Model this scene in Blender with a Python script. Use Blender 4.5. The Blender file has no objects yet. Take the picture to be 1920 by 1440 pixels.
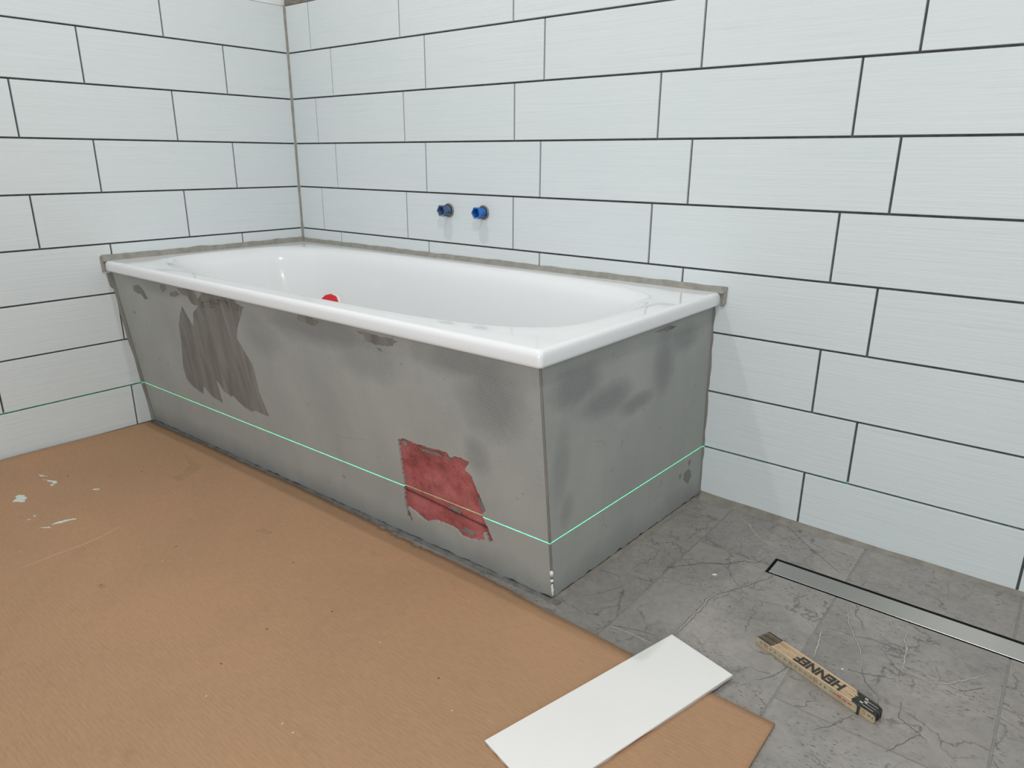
import bpy, bmesh, math, random
from mathutils import Vector, Matrix
from mathutils.geometry import tessellate_polygon
from mathutils import noise as mnoise
random.seed(7)
scn = bpy.context.scene
COL = scn.collection

# ------------------------------------------------------------------ camera
F_PX = 1328.805
CAM = Vector((2.37545, -1.66687, 0.86447))
R0 = ((0.779221, 0.626727, 0.005302), (0.194680, -0.233991, -0.952548), (-0.595747, 0.743278, -0.304342))
cd = bpy.data.cameras.new('camera'); cam = bpy.data.objects.new('camera', cd); COL.objects.link(cam)
cd.sensor_width = 36.0; cd.lens = F_PX / 1920 * 36.0; cd.clip_start = 0.02
cam.matrix_world = Matrix(((R0[0][0], -R0[1][0], -R0[2][0], CAM.x),
                           (R0[0][1], -R0[1][1], -R0[2][1], CAM.y),
                           (R0[0][2], -R0[1][2], -R0[2][2], CAM.z), (0, 0, 0, 1)))
scn.camera = cam

# ------------------------------------------------------------------ world, lamps, exposure
w = bpy.data.worlds.new('world'); scn.world = w; w.use_nodes = True
w.node_tree.nodes['Background'].inputs[0].default_value = (0.92, 0.97, 1.0, 1)
w.node_tree.nodes['Background'].inputs[1].default_value = 0.60
scn.view_settings.view_transform = 'Standard'; scn.view_settings.look = 'None'
scn.view_settings.exposure = 0.0; scn.view_settings.gamma = 1.0
scn.view_settings.use_curve_mapping = False

def area(name, loc, target, size, power, col, shape='DISK', size_y=None):
    l = bpy.data.lights.new(name, 'AREA'); l.shape = shape; l.size = size
    if size_y: l.size_y = size_y
    l.energy = power; l.color = col
    o = bpy.data.objects.new(name, l); COL.objects.link(o); o.location = loc
    o.rotation_euler = (Vector(target) - Vector(loc)).to_track_quat('-Z', 'Y').to_euler()
    return o
# two small ceiling lamps, and daylight from a window behind and to the right of the photographer
area('ceiling_lamp_light', (0.95, -0.85, 2.40), (0.95, -0.85, 0), 0.05, 11.0, (1.0, 0.98, 0.95))
area('ceiling_lamp_light', (2.30, -1.55, 2.40), (2.30, -1.55, 0), 0.22, 20.0, (1.0, 0.965, 0.91))
area('window_daylight', (2.6, -3.3, 1.15), (1.2, -0.4, 0.6), 1.6, 27.0, (0.90, 0.96, 1.0), 'RECTANGLE', 1.3)

# line laser: a real point source that only shines in one horizontal plane
LZ = 0.1432
ll = bpy.data.lights.new('line_laser_light', 'POINT'); ll.shadow_soft_size = 0.0; ll.energy = 60.0
ll.color = (1, 1, 1); ll.use_nodes = True
lo = bpy.data.objects.new('line_laser_light', ll); COL.objects.link(lo); lo.location = (2.9, -2.4, LZ)
nt = ll.node_tree; nt.nodes.clear()
geo = nt.nodes.new('ShaderNodeNewGeometry'); sep = nt.nodes.new('ShaderNodeSeparateXYZ')
ab = nt.nodes.new('ShaderNodeMath'); ab.operation = 'ABSOLUTE'
lt = nt.nodes.new('ShaderNodeMath'); lt.operation = 'LESS_THAN'; lt.inputs[1].default_value = 0.00044
mu = nt.nodes.new('ShaderNodeMath'); mu.operation = 'MULTIPLY'; mu.inputs[1].default_value = 24.0
em = nt.nodes.new('ShaderNodeEmission'); em.inputs[0].default_value = (0.05, 1.0, 0.45, 1)
ou = nt.nodes.new('ShaderNodeOutputLight')
nt.links.new(geo.outputs['Incoming'], sep.inputs[0]); nt.links.new(sep.outputs[2], ab.inputs[0])
nt.links.new(ab.outputs[0], lt.inputs[0]); nt.links.new(lt.outputs[0], mu.inputs[0])
nt.links.new(mu.outputs[0], em.inputs[1]); nt.links.new(em.outputs[0], ou.inputs[0])

# ------------------------------------------------------------------ helpers
def tag(o, label=None, cat=None, group=None, kind=None):
    if label: o['label'] = label
    if cat: o['category'] = cat
    if group: o['group'] = group
    if kind: o['kind'] = kind
    return o
def obj(name, bm, mats, parent=None, smooth=False):
    me = bpy.data.meshes.new(name)
    bmesh.ops.remove_doubles(bm, verts=bm.verts[:], dist=1e-6)
    bm.normal_update(); bm.to_mesh(me); bm.free()
    for m in (mats if isinstance(mats, (list, tuple)) else [mats]): me.materials.append(m)
    if smooth:
        for p in me.polygons: p.use_smooth = True
    o = bpy.data.objects.new(name, me); COL.objects.link(o)
    if parent: o.parent = parent; o.matrix_parent_inverse = parent.matrix_world.inverted()
    return o
def thing(name, label, cat, loc=(0, 0, 0), rz=0, group=None):
    o = bpy.data.objects.new(name, None); COL.objects.link(o)
    o.location = loc; o.rotation_euler = (0, 0, rz); o.empty_display_size = 0.05
    return tag(o, label, cat, group)
def local(name, bm, mats, parent, smooth=False):      # mesh given in the thing's own coordinates
    o = obj(name, bm, mats, None, smooth); o.parent = parent; return o
def box(bm, lo_, hi, mi=0, bev=0.0):
    x0, y0, z0 = lo_; x1, y1, z1 = hi
    vs = [bm.verts.new(p) for p in ((x0,y0,z0),(x1,y0,z0),(x1,y1,z0),(x0,y1,z0),(x0,y0,z1),(x1,y0,z1),(x1,y1,z1),(x0,y1,z1))]
    fs = [bm.faces.new([vs[i] for i in f]) for f in ((3,2,1,0),(4,5,6,7),(0,1,5,4),(1,2,6,5),(2,3,7,6),(3,0,4,7))]
    for f in fs: f.material_index = mi
    if bev > 0:
        es = list({e for f in fs for e in f.edges})
        r = bmesh.ops.bevel(bm, geom=es, offset=bev, segments=2, affect='EDGES', profile=0.5)
        for f in r['faces']: f.material_index = mi
    return fs
def tube(bm, pts, rad, n=8, mi=0, cap=True):
    rings = []
    for i, p in enumerate(pts):
        p = Vector(p); a = Vector(pts[max(i-1, 0)]); b = Vector(pts[min(i+1, len(pts)-1)])
        t = (b - a).normalized(); u = t.cross(Vector((0, 0, 1)))
        if u.length < 1e-3: u = t.cross(Vector((0, 1, 0)))
        u.normalize(); v = t.cross(u)
        r = rad[i] if isinstance(rad, (list, tuple)) else rad
        rings.append([bm.verts.new(p + r*(math.cos(2*math.pi*k/n)*u + math.sin(2*math.pi*k/n)*v)) for k in range(n)])
    for a, b in zip(rings, rings[1:]):
        for k in range(n): bm.faces.new((a[k], a[(k+1) % n], b[(k+1) % n], b[k])).material_index = mi
    if cap: bm.faces.new(rings[0][::-1]); bm.faces.new(rings[-1])
    return rings
def slab(bm, outline, top, bot, holes=()):
    """closed slab from a 2-D outline; top/bot map (a, b) to 3-D points"""
    loops = [outline] + list(holes)
    flat = [p for l in loops for p in l]
    tris = tessellate_polygon([[Vector((p[0], p[1], 0)) for p in l] for l in loops])
    vt = [bm.verts.new(top(*p)) for p in flat]; vb = [bm.verts.new(bot(*p)) for p in flat]
    for t in tris:
        try:
            bm.faces.new([vt[i] for i in t]); bm.faces.new([vb[i] for i in reversed(t)])
        except ValueError: pass
    s = 0
    for l in loops:
        n = len(l)
        for k in range(n):
            a, b = s+k, s+(k+1) % n
            try: bm.faces.new((vt[a], vt[b], vb[b], vb[a]))
            except ValueError: pass
        s += n
    bmesh.ops.recalc_face_normals(bm, faces=bm.faces[:])
def rough(pts, amp, step=0.006, seed=0):
    """resample a closed outline and jitter it"""
    rnd = random.Random(seed); out = []
    n = len(pts)
    for i in range(n):
        a = Vector(pts[i]); b = Vector(pts[(i+1) % n]); m = max(1, int((b-a).length/step))
        for k in range(m):
            p = a.lerp(b, k/m)
            out.append((p.x + rnd.uniform(-amp, amp), p.y + rnd.uniform(-amp, amp)))
    return out

class NT:
    def __init__(self, name):
        self.m = bpy.data.materials.new(name); self.m.use_nodes = True
        self.t = self.m.node_tree; self.t.nodes.clear()
        self.out = self.t.nodes.new('ShaderNodeOutputMaterial')
        self.b = self.t.nodes.new('ShaderNodeBsdfPrincipled')
        self.t.links.new(self.b.outputs[0], self.out.inputs[0])
    def put(self, sock, v):
        if isinstance(v, bpy.types.NodeSocket): self.t.links.new(v, sock)
        elif isinstance(v, (tuple, list)) and sock.type == 'RGBA' and len(v) == 3: sock.default_value = (*v, 1)
        else: sock.default_value = v
    def n(self, typ, ins=None, **pr):
        nd = self.t.nodes.new('ShaderNode' + typ)
        for k, v in pr.items(): setattr(nd, k, v)
        for k, v in (ins or {}).items(): self.put(nd.inputs[k], v)
        return nd
    def set(self, **k):
        for a, v in k.items(): self.put(self.b.inputs[a.replace('_', ' ')], v)
        return self
    def obj(self): return self.n('TexCoord').outputs['Object']
    def mp(self, vec, scale=(1, 1, 1), rot=(0, 0, 0), loc=(0, 0, 0)):
        return self.n('Mapping', {'Vector': vec, 'Scale': scale, 'Rotation': rot, 'Location': loc}).outputs[0]
    def noise(self, vec, scale, detail=3, rough=0.5, dist=0.0):
        return self.n('TexNoise', {'Vector': vec, 'Scale': scale, 'Detail': detail, 'Roughness': rough, 'Distortion': dist}).outputs['Fac']
    def ramp(self, fac, *stops):
        nd = self.n('ValToRGB', {'Fac': fac}); cr = nd.color_ramp
        while len(cr.elements) < len(stops): cr.elements.new(0.5)
        for e, (p, c) in zip(cr.elements, stops):
            e.position = p; e.color = (c, c, c, 1) if not isinstance(c, (tuple, list)) else (*c, 1)
        return nd.outputs[0]
    def mix(self, f, a, b, bt='MIX'):
        nd = self.n('MixRGB', {'Fac': f, 'Color1': a, 'Color2': b}, blend_type=bt); return nd.outputs[0]
    def math(self, op, a, b=0.0, c=0.0):
        nd = self.n('Math', operation=op); self.put(nd.inputs[0], a); self.put(nd.inputs[1], b); self.put(nd.inputs[2], c)
        return nd.outputs[0]
    def bump(self, h, dist, strength=1.0, normal=None):
        ins = {'Height': h, 'Distance': dist, 'Strength': strength}
        if normal is not None: ins['Normal'] = normal
        return self.n('Bump', ins).outputs[0]

# ------------------------------------------------------------------ materials
def m_walltile(name='wall_tile_glaze', tint=(0.885, 0.885, 0.895)):
    g = NT(name); o = g.obj()
    a = g.n('Attribute', attribute_name='rnd').outputs['Fac']
    off = g.n('CombineXYZ', {'X': g.math('MULTIPLY', a, 37.0), 'Y': g.math('MULTIPLY', a, 21.0), 'Z': g.math('MULTIPLY', a, 11.0)}).outputs[0]
    v = g.n('VectorMath', {0: o, 1: off}, operation='ADD').outputs[0]
    s1 = g.noise(g.mp(v, (7, 7, 260)), 1.0, 3, 0.6, 0.3)
    s2 = g.noise(g.mp(v, (2.5, 2.5, 90)), 1.0, 2, 0.5, 0.2)
    st = g.math('ADD', g.math('MULTIPLY', s1, 0.5), g.math('MULTIPLY', s2, 0.5))
    c = g.ramp(st, (0.30, (0.64, 0.685, 0.69)), (0.42, (0.715, 0.765, 0.765)), (0.65, (0.745, 0.790, 0.788)))
    c = g.mix(0.5, c, g.ramp(g.noise(v, 5.0, 2), (0.3, (0.70, 0.745, 0.75)), (0.7, (0.735, 0.77, 0.765))))
    c = g.mix(g.math('MULTIPLY', a, 0.05), c, (0.60, 0.62, 0.63))
    c = g.mix(1.0, c, tint, 'MULTIPLY')
    g.set(Base_Color=c, Roughness=g.math('MULTIPLY_ADD', s1, 0.12, 0.30), Normal=g.bump(st, 0.0014, 0.62))
    g.b.inputs['Specular IOR Level'].default_value = 0.35
    return g.m
def m_simple(name, col, rough=0.5, metal=0.0, var=0.0, vscale=30.0, bump=0.0, bscale=200.0, spec=0.5, coat=0.0):
    g = NT(name); o = g.obj(); c = col
    if var:
        d = tuple(max(0, x*(1-var)) for x in col); l = tuple(min(1, x*(1+var)) for x in col)
        c = g.ramp(g.noise(o, vscale, 4, 0.6), (0.3, d), (0.7, l))
    g.set(Base_Color=c, Roughness=rough, Metallic=metal)
    g.b.inputs['Specular IOR Level'].default_value = spec
    if coat: g.b.inputs['Coat Weight'].default_value = coat
    if bump: g.set(Normal=g.bump(g.noise(o, bscale, 4, 0.6), bump, 1.0))
    return g.m
def m_floor():
    g = NT('stone_floor_tile'); o = g.obj()
    a = g.n('Attribute', attribute_name='rnd').outputs['Fac']
    off = g.n('CombineXYZ', {'X': g.math('MULTIPLY', a, 41.0), 'Y': g.math('MULTIPLY', a, 73.0), 'Z': g.math('MULTIPLY', a, 5.0)}).outputs[0]
    v = g.n('VectorMath', {0: o, 1: off}, operation='ADD').outputs[0]
    wob = g.n('TexNoise', {'Vector': v, 'Scale': 7.0, 'Detail': 5.0, 'Roughness': 0.62}).outputs['Color']
    vd = g.n('VectorMath', {0: v, 1: g.n('VectorMath', {0: wob, 'Scale': 0.16}, operation='SCALE').outputs[0]}, operation='ADD').outputs[0]
    base = g.ramp(g.noise(vd, 5.0, 6, 0.6), (0.30, (0.190, 0.178, 0.166)), (0.5, (0.272, 0.254, 0.236)), (0.72, (0.375, 0.345, 0.315)))
    base = g.mix(g.ramp(g.noise(v, 3.0, 3), (0.5, 0.0), (0.66, 0.5)), base, (0.305, 0.268, 0.235))
    # soft light mottling
    base = g.mix(0.3, base, g.ramp(g.noise(v, 60.0, 5, 0.7), (0.35, (0.19, 0.18, 0.17)), (0.65, (0.36, 0.338, 0.312))))
    # thin dark cracks
    c1 = g.n('TexVoronoi', {'Vector': vd, 'Scale': 6.0}, feature='DISTANCE_TO_EDGE').outputs['Distance']
    k1 = g.math('MULTIPLY', g.ramp(c1, (0.0, 1.0), (0.018, 0.0)), g.ramp(g.noise(v, 9.0, 2), (0.42, 0.0), (0.58, 0.8)))
    c2 = g.n('TexVoronoi', {'Vector': g.mp(vd, (1, 1.3, 1), (0, 0, 0.6)), 'Scale': 17.0}, feature='DISTANCE_TO_EDGE').outputs['Distance']
    k2 = g.math('MULTIPLY', g.ramp(c2, (0.0, 1.0), (0.03, 0.0)), g.ramp(g.noise(v, 6.0, 2), (0.50, 0.0), (0.62, 0.75)))
    # little dark pits, stretched along one direction
    pits = g.ramp(g.noise(g.mp(v, (120, 260, 100), (0, 0, -0.5)), 1.0, 3, 0.55), (0.60, 0.0), (0.66, 0.8))
    pits = g.math('MULTIPLY', pits, g.ramp(g.noise(v, 8.0, 2), (0.38, 0.15), (0.6, 1.0)))
    dk = g.math('MAXIMUM', g.math('MAXIMUM', k1, k2), pits)
    c = g.mix(dk, base, (0.085, 0.084, 0.084))
    # pale fine scratches
    sc = g.noise(g.mp(v, (4, 160, 4), (0, 0, 0.35)), 1.0, 2, 0.5)
    c = g.mix(g.ramp(sc, (0.68, 0.0), (0.74, 0.35)), c, (0.36, 0.35, 0.33))
    g.set(Base_Color=c, Roughness=g.math('MULTIPLY_ADD', g.noise(v, 30, 3), 0.2, 0.33), Normal=g.bump(g.math('MULTIPLY_ADD', dk, -0.7, g.noise(v, 90, 4, 0.7)), 0.0006, 0.6))
    g.b.inputs['Specular IOR Level'].default_value = 0.45
    return g.m
def m_panel():
    g = NT('panel_mortar'); o = g.obj()
    n1 = g.noise(o, 3.2, 4, 0.55, 0.4); n2 = g.noise(g.mp(o, (6, 6, 1.6), (0, 0.25, 0)), 1.4, 4, 0.6)
    c = g.ramp(n1, (0.30, (0.318, 0.328, 0.308)), (0.50, (0.358, 0.366, 0.342)), (0.72, (0.398, 0.402, 0.372)))
    c = g.mix(0.35, c, g.ramp(n2, (0.35, (0.305, 0.315, 0.300)), (0.65, (0.402, 0.404, 0.370))))
    grain = g.noise(o, 700.0, 2, 0.6)
    c = g.mix(0.12, c, g.ramp(grain, (0.3, (0.12, 0.12, 0.12)), (0.7, (0.46, 0.45, 0.43))))
    # places where the glass-fibre net shows through the thin coat
    sp = g.n('SeparateXYZ', {0: o})
    def blob(cx, cz, rx, rz, cy=None, soft=0.55):
        h = sp.outputs[0] if cy is None else sp.outputs[1]
        dx = g.math('DIVIDE', g.math('SUBTRACT', h, cx if cy is None else cy), rx)
        dz = g.math('DIVIDE', g.math('SUBTRACT', sp.outputs[2], cz), rz)
        q = g.math('SQRT', g.math('ADD', g.math('MULTIPLY', dx, dx), g.math('MULTIPLY', dz, dz)))
        q = g.math('ADD', q, g.math('MULTIPLY_ADD', g.noise(o, 9.0, 4, 0.65), 0.9, -0.45))
        return g.ramp(q, (soft-0.2, 1.0), (1.25, 0.0))
    isend = g.math('GREATER_THAN', sp.outputs[0], 1.655)   # the end face, where y runs along the face
    bs = None
    for cx, cz, rx, rz, wt in BL_FRONT:
        b_ = g.math('MULTIPLY', blob(cx, cz, rx, rz), wt); bs = b_ if bs is None else g.math('MAXIMUM', bs, b_)
    be = None
    for cy, cz, ry, rz, wt in BL_END:
        b_ = g.math('MULTIPLY', blob(0, cz, ry, rz, cy=cy), wt); be = b_ if be is None else g.math('MAXIMUM', be, b_)
    front = g.math('MULTIPLY', bs, g.math('SUBTRACT', 1.0, isend)); end = g.math('MULTIPLY', be, isend)
    mask = g.math('ADD', front, end)
    hh = g.math('ADD', g.math('MULTIPLY', sp.outputs[0], g.math('SUBTRACT', 1.0, isend)), g.math('MULTIPLY', sp.outputs[1], isend))
    PIT = 2*math.pi/0.0046
    gx = g.math('SINE', g.math('MULTIPLY', hh, PIT)); gz = g.math('SINE', g.math('MULTIPLY', sp.outputs[2], PIT))
    grid = g.math('MAXIMUM', gx, gz); gl = g.ramp(grid, (0.70, 0.0), (0.97, 1.0))
    c = g.mix(g.math('MULTIPLY', mask, 0.45), c, (0.215, 0.225, 0.228))
    c = g.mix(g.math('MULTIPLY', g.math('MULTIPLY', gl, mask), 0.75), c, (0.11, 0.115, 0.12))
    faint = g.ramp(g.noise(o, 2.0, 2), (0.45, 0.0), (0.7, 0.25))
    c = g.mix(g.math('MULTIPLY', g.math('MULTIPLY', gl, faint), 0.35), c, (0.16, 0.16, 0.16))
    # darker towards the lower edge, and worn specks
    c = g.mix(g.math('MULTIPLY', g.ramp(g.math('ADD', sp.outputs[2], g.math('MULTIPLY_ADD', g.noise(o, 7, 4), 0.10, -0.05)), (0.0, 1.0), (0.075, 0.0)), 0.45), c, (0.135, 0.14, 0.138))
    c = g.mix(g.ramp(g.noise(o, 26, 5, 0.7), (0.66, 0.0), (0.70, 0.5)), c, (0.17, 0.165, 0.15))
    hgt = g.math('ADD', g.math('MULTIPLY', g.noise(o, 3.5, 3), 4.0), g.math('ADD', g.math('MULTIPLY', grain, 0.10), g.math('MULTIPLY', g.noise(g.mp(o, (40, 40, 6), (0, 0.3, 0)), 1.0, 2), 0.3)))
    nb = g.bump(hgt, 0.0035, 0.5)
    nb = g.bump(g.math('MULTIPLY', grid, g.math('MAXIMUM', mask, faint)), 0.0005, 0.5, nb)
    g.set(Base_Color=c, Roughness=0.72, Normal=nb); g.b.inputs['Specular IOR Level'].default_value = 0.3
    return g.m
def m_smear():
    g = NT('damp_mortar'); o = g.obj()
    s = g.noise(g.mp(o, (34, 34, 2.6), (0, -0.30, 0)), 1.0, 4, 0.6)
    c = g.ramp(s, (0.30, (0.130, 0.125, 0.112)), (0.5, (0.200, 0.190, 0.168)), (0.70, (0.260, 0.248, 0.220)))
    c = g.mix(0.15, c, g.ramp(g.noise(o, 500, 2), (0.3, (0.06, 0.06, 0.055)), (0.7, (0.30, 0.29, 0.26))))
    g.set(Base_Color=c, Roughness=0.8, Normal=g.bump(s, 0.0006, 0.6)); return g.m
def m_red():
    g = NT('red_foam_under_net'); o = g.obj(); sp = g.n('SeparateXYZ', {0: o})
    c = g.ramp(g.noise(o, 22, 4, 0.6), (0.36, (0.26, 0.045, 0.045)), (0.47, (0.52, 0.11, 0.11)), (0.64, (0.72, 0.20, 0.20)))
    PX, PZ = 2*math.pi/0.0046, 2*math.pi/0.0046
    gx = g.math('SINE', g.math('MULTIPLY', sp.outputs[0], PX)); gz = g.math('SINE', g.math('MULTIPLY', sp.outputs[2], PZ))
    hole = g.math('MULTIPLY', g.ramp(gx, (0.35, 1.0), (0.75, 0.0)), g.ramp(gz, (0.3, 1.0), (0.8, 0.0)))
    net = g.mix(g.noise(o, 60, 3), (0.19, 0.035, 0.035), (0.33, 0.10, 0.09))
    c = g.mix(g.math('MULTIPLY_ADD', hole, 0.8, 0.2), net, c)
    # glints on the net threads, painted in as pale dashes
    th = g.math('MULTIPLY', g.ramp(gx, (0.86, 0.0), (0.97, 1.0)), g.ramp(gz, (0.0, 1.0), (0.5, 0.0)))
    c = g.mix(g.math('MULTIPLY', th, g.ramp(g.noise(o, 14, 3), (0.40, 0.0), (0.6, 0.65))), c, (0.85, 0.52, 0.50))
    # mortar crumbs left in the net
    cr = g.ramp(g.noise(o, 48, 6, 0.72), (0.61, 0.0), (0.67, 0.85))
    c = g.mix(cr, c, (0.17, 0.15, 0.13))
    # joint between two foam blocks
    zl = g.math('MULTIPLY_ADD', sp.outputs[0], -0.067, 0.2165)
    jt = g.ramp(g.math('ABSOLUTE', g.math('SUBTRACT', sp.outputs[2], zl)), (0.0022, 1.0), (0.0045, 0.0))
    c = g.mix(g.math('MULTIPLY', jt, 0.9), c, (0.03, 0.012, 0.012))
    g.set(Base_Color=c, Roughness=0.55, Normal=g.bump(g.math('MAXIMUM', gx, gz), 0.0009, 0.8)); return g.m
def m_card():
    g = NT('brown_cardboard'); o = g.obj()
    c = g.ramp(g.noise(o, 2.2, 5, 0.6, 0.5), (0.30, (0.345, 0.210, 0.118)), (0.5, (0.375, 0.228, 0.130)), (0.70, (0.425, 0.240, 0.135)))
    fib = g.noise(g.mp(o, (55, 420, 50), (0, 0, 0.12)), 1.0, 4, 0.65)
    c = g.mix(0.30, c, g.ramp(fib, (0.30, (0.24, 0.13, 0.07)), (0.7, (0.46, 0.28, 0.17))))
    # flute ridges
    rip = g.math('SINE', g.math('MULTIPLY', g.n('SeparateXYZ', {0: g.n('VectorMath', {0: o, 1: g.n('VectorMath', {0: g.n('TexNoise', {'Vector': o, 'Scale': 3.0}).outputs['Color'], 'Scale': 0.02}, operation='SCALE').outputs[0]}, operation='ADD').outputs[0]}).outputs[1], 2*math.pi/0.0075))
    dots = g.ramp(g.noise(g.mp(o, (1, 2.2, 1)), 120, 4, 0.7), (0.735, 0.0), (0.77, 0.6))
    c = g.mix(dots, c, (0.15, 0.09, 0.05))
    st = g.ramp(g.noise(g.mp(o, (1, 1.5, 1)), 6.0, 5, 0.65), (0.62, 0.0), (0.74, 0.30))
    c = g.mix(st, c, (0.22, 0.135, 0.075))
    pale = g.ramp(g.noise(g.mp(o, (22, 140, 20), (0, 0, 0.5)), 1.0, 3), (0.70, 0.0), (0.78, 0.30))
    c = g.mix(pale, c, (0.55, 0.38, 0.27))
    h = g.math('ADD', g.math('MULTIPLY', rip, 0.25), g.math('MULTIPLY', fib, 0.35))
    nb = g.bump(h, 0.0005, 0.5); nb = g.bump(g.noise(o, 4.0, 3), 0.010, 0.35, nb)
    g.set(Base_Color=c, Roughness=0.75, Normal=nb); g.b.inputs['Specular IOR Level'].default_value = 0.3
    return g.m
def m_steel(name='brushed_steel', col=(0.37, 0.37, 0.355), rough=0.42):
    g = NT(name); o = g.obj()
    s = g.noise(g.mp(o, (3, 900, 3)), 1.0, 3, 0.6)
    g.set(Base_Color=g.mix(0.35, col, g.ramp(s, (0.3, tuple(c*0.75 for c in col)), (0.7, tuple(min(1, c*1.2) for c in col)))),
          Metallic=1.0, Roughness=rough, Anisotropic=0.95, Tangent=g.n('CombineXYZ', {'X': 0.0, 'Y': 1.0, 'Z': 0.0}).outputs[0], Normal=g.bump(s, 0.0001, 0.4))
    return g.m
def m_enamel():
    g = NT('white_enamel'); o = g.obj()
    dust = g.ramp(g.noise(o, 11, 6, 0.75), (0.60, 0.0), (0.75, 0.18))
    g.set(Base_Color=g.mix(dust, (0.765, 0.77, 0.78), (0.62, 0.61, 0.58)), Roughness=g.math('MULTIPLY_ADD', dust, 0.8, 0.10))
    g.b.inputs['Coat Weight'].default_value = 0.3; g.b.inputs['Coat Roughness'].default_value = 0.05
    return g.m
def m_lath():
    g = NT('pale_ruler_wood'); o = g.obj()
    s = g.noise(g.mp(o, (25, 600, 220)), 1.0, 4, 0.6)
    c = g.ramp(s, (0.3, (0.34, 0.23, 0.13)), (0.5, (0.55, 0.40, 0.25)), (0.75, (0.66, 0.50, 0.33)))
    c = g.mix(g.ramp(g.noise(o, 80, 4, 0.7), (0.55, 0.0), (0.75, 0.5)), c, (0.22, 0.17, 0.11))
    g.set(Base_Color=c, Roughness=0.5); return g.m
BL_FRONT = [(1.560, 0.430, 0.105, 0.10, 1.0), (1.50, 0.49, 0.16, 0.045, 0.8), (1.05, 0.49, 0.30, 0.05, 0.8), (0.80, 0.44, 0.10, 0.07, 0.5),
            (1.22, 0.45, 0.14, 0.07, 0.5), (1.50, 0.29, 0.04, 0.05, 0.6), (0.30, 0.505, 0.25, 0.03, 0.5)]
BL_END = [(-0.60, 0.455, 0.11, 0.055, 1.0), (-0.50, 0.40, 0.13, 0.045, 0.9), (-0.25, 0.42, 0.06, 0.09, 0.85), (-0.15, 0.465, 0.10, 0.04, 0.8),
          (-0.36, 0.36, 0.09, 0.028, 0.9), (-0.64, 0.30, 0.035, 0.12, 0.5), (-0.61, 0.20, 0.03, 0.05, 0.5)]

M = dict(
    wtile=m_walltile(), floor=m_floor(), panel=m_panel(), smear=m_smear(), red=m_red(), card=m_card(), steel=m_steel(), enamel=m_enamel(), lath=m_lath(),
    joint=m_simple('open_joint_adhesive', (0.085, 0.088, 0.088), 0.9, var=0.35, vscale=60, bump=0.001),
    plaster=m_simple('white_plaster', (0.72, 0.74, 0.73), 0.9, var=0.06, vscale=20, bump=0.001),
    adhesive=m_simple('dried_tile_adhesive', (0.20, 0.18, 0.15), 0.9, var=0.35, vscale=90, bump=0.003, bscale=120),
    grout=m_simple('floor_grout', (0.235, 0.23, 0.212), 0.85, var=0.15, vscale=40, bump=0.0005),
    bead=m_simple('grey_mortar_bead', (0.265, 0.255, 0.225), 0.85, var=0.16, vscale=50, bump=0.0012, bscale=150),
    sand=m_simple('sand_grey_mortar', (0.225, 0.210, 0.180), 0.8, var=0.2, vscale=35, bump=0.001, bscale=160),
    dark=m_simple('gap_shade_black', (0.012, 0.012, 0.012), 0.9),  # near-black colour standing for the shade inside gaps
    body=m_simple('unglazed_tile_body', (0.60, 0.53, 0.49), 0.85, var=0.1, vscale=200, bump=0.001, bscale=300),
    ctile=m_walltile('loose_tile_glaze', (1.06, 0.99, 0.965)),
    polished=m_simple('polished_steel_edge', (0.75, 0.73, 0.68), 0.12, 1.0),
    blue=m_simple('blue_plastic', (0.015, 0.13, 0.42), 0.4, var=0.35, vscale=70, bump=0.0006, bscale=200),
    oldblue=m_simple('dusty_blue_plastic', (0.055, 0.105, 0.22), 0.6, var=0.45, vscale=90, bump=0.0008, bscale=220),
    crumb=m_simple('dried_mortar_crumbs', (0.48, 0.45, 0.42), 0.9, var=0.2, vscale=200),
    brass=m_simple('dull_pipe_metal', (0.27, 0.245, 0.22), 0.45, 0.7, var=0.4, vscale=80),
    redcap=m_simple('red_plastic', (0.62, 0.010, 0.018), 0.35, var=0.1, vscale=40),
    whitepl=m_simple('white_plastic', (0.85, 0.85, 0.85), 0.3),
    chip=m_simple('white_plaster_chip', (0.80, 0.80, 0.78), 0.8),
    splash=m_simple('dried_white_splash', (0.56, 0.60, 0.56), 0.8, var=0.15, vscale=200, bump=0.001, bscale=300),
    black=m_simple('black_ruler_paint', (0.032, 0.031, 0.028), 0.38, var=0.5, vscale=120),
    face=m_simple('yellowed_ruler_face', (0.42, 0.345, 0.225), 0.45, var=0.16, vscale=60),
    inkred=m_simple('red_print', (0.42, 0.03, 0.03), 0.6), inkblk=m_simple('black_print', (0.03, 0.028, 0.025), 0.6),
    inkgrn=m_simple('green_print', (0.10, 0.14, 0.06), 0.6),
    pale=m_simple('pale_vein', (0.38, 0.365, 0.335), 0.5, var=0.12, vscale=60), scratch=m_simple('pale_scratch', (0.40, 0.39, 0.37), 0.5),
    vein=m_simple('dark_vein', (0.105, 0.103, 0.100), 0.6, var=0.3, vscale=150),
    cardedge=m_simple('cardboard_edge', (0.23, 0.135, 0.075), 0.85, var=0.25, vscale=150),
)

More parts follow.
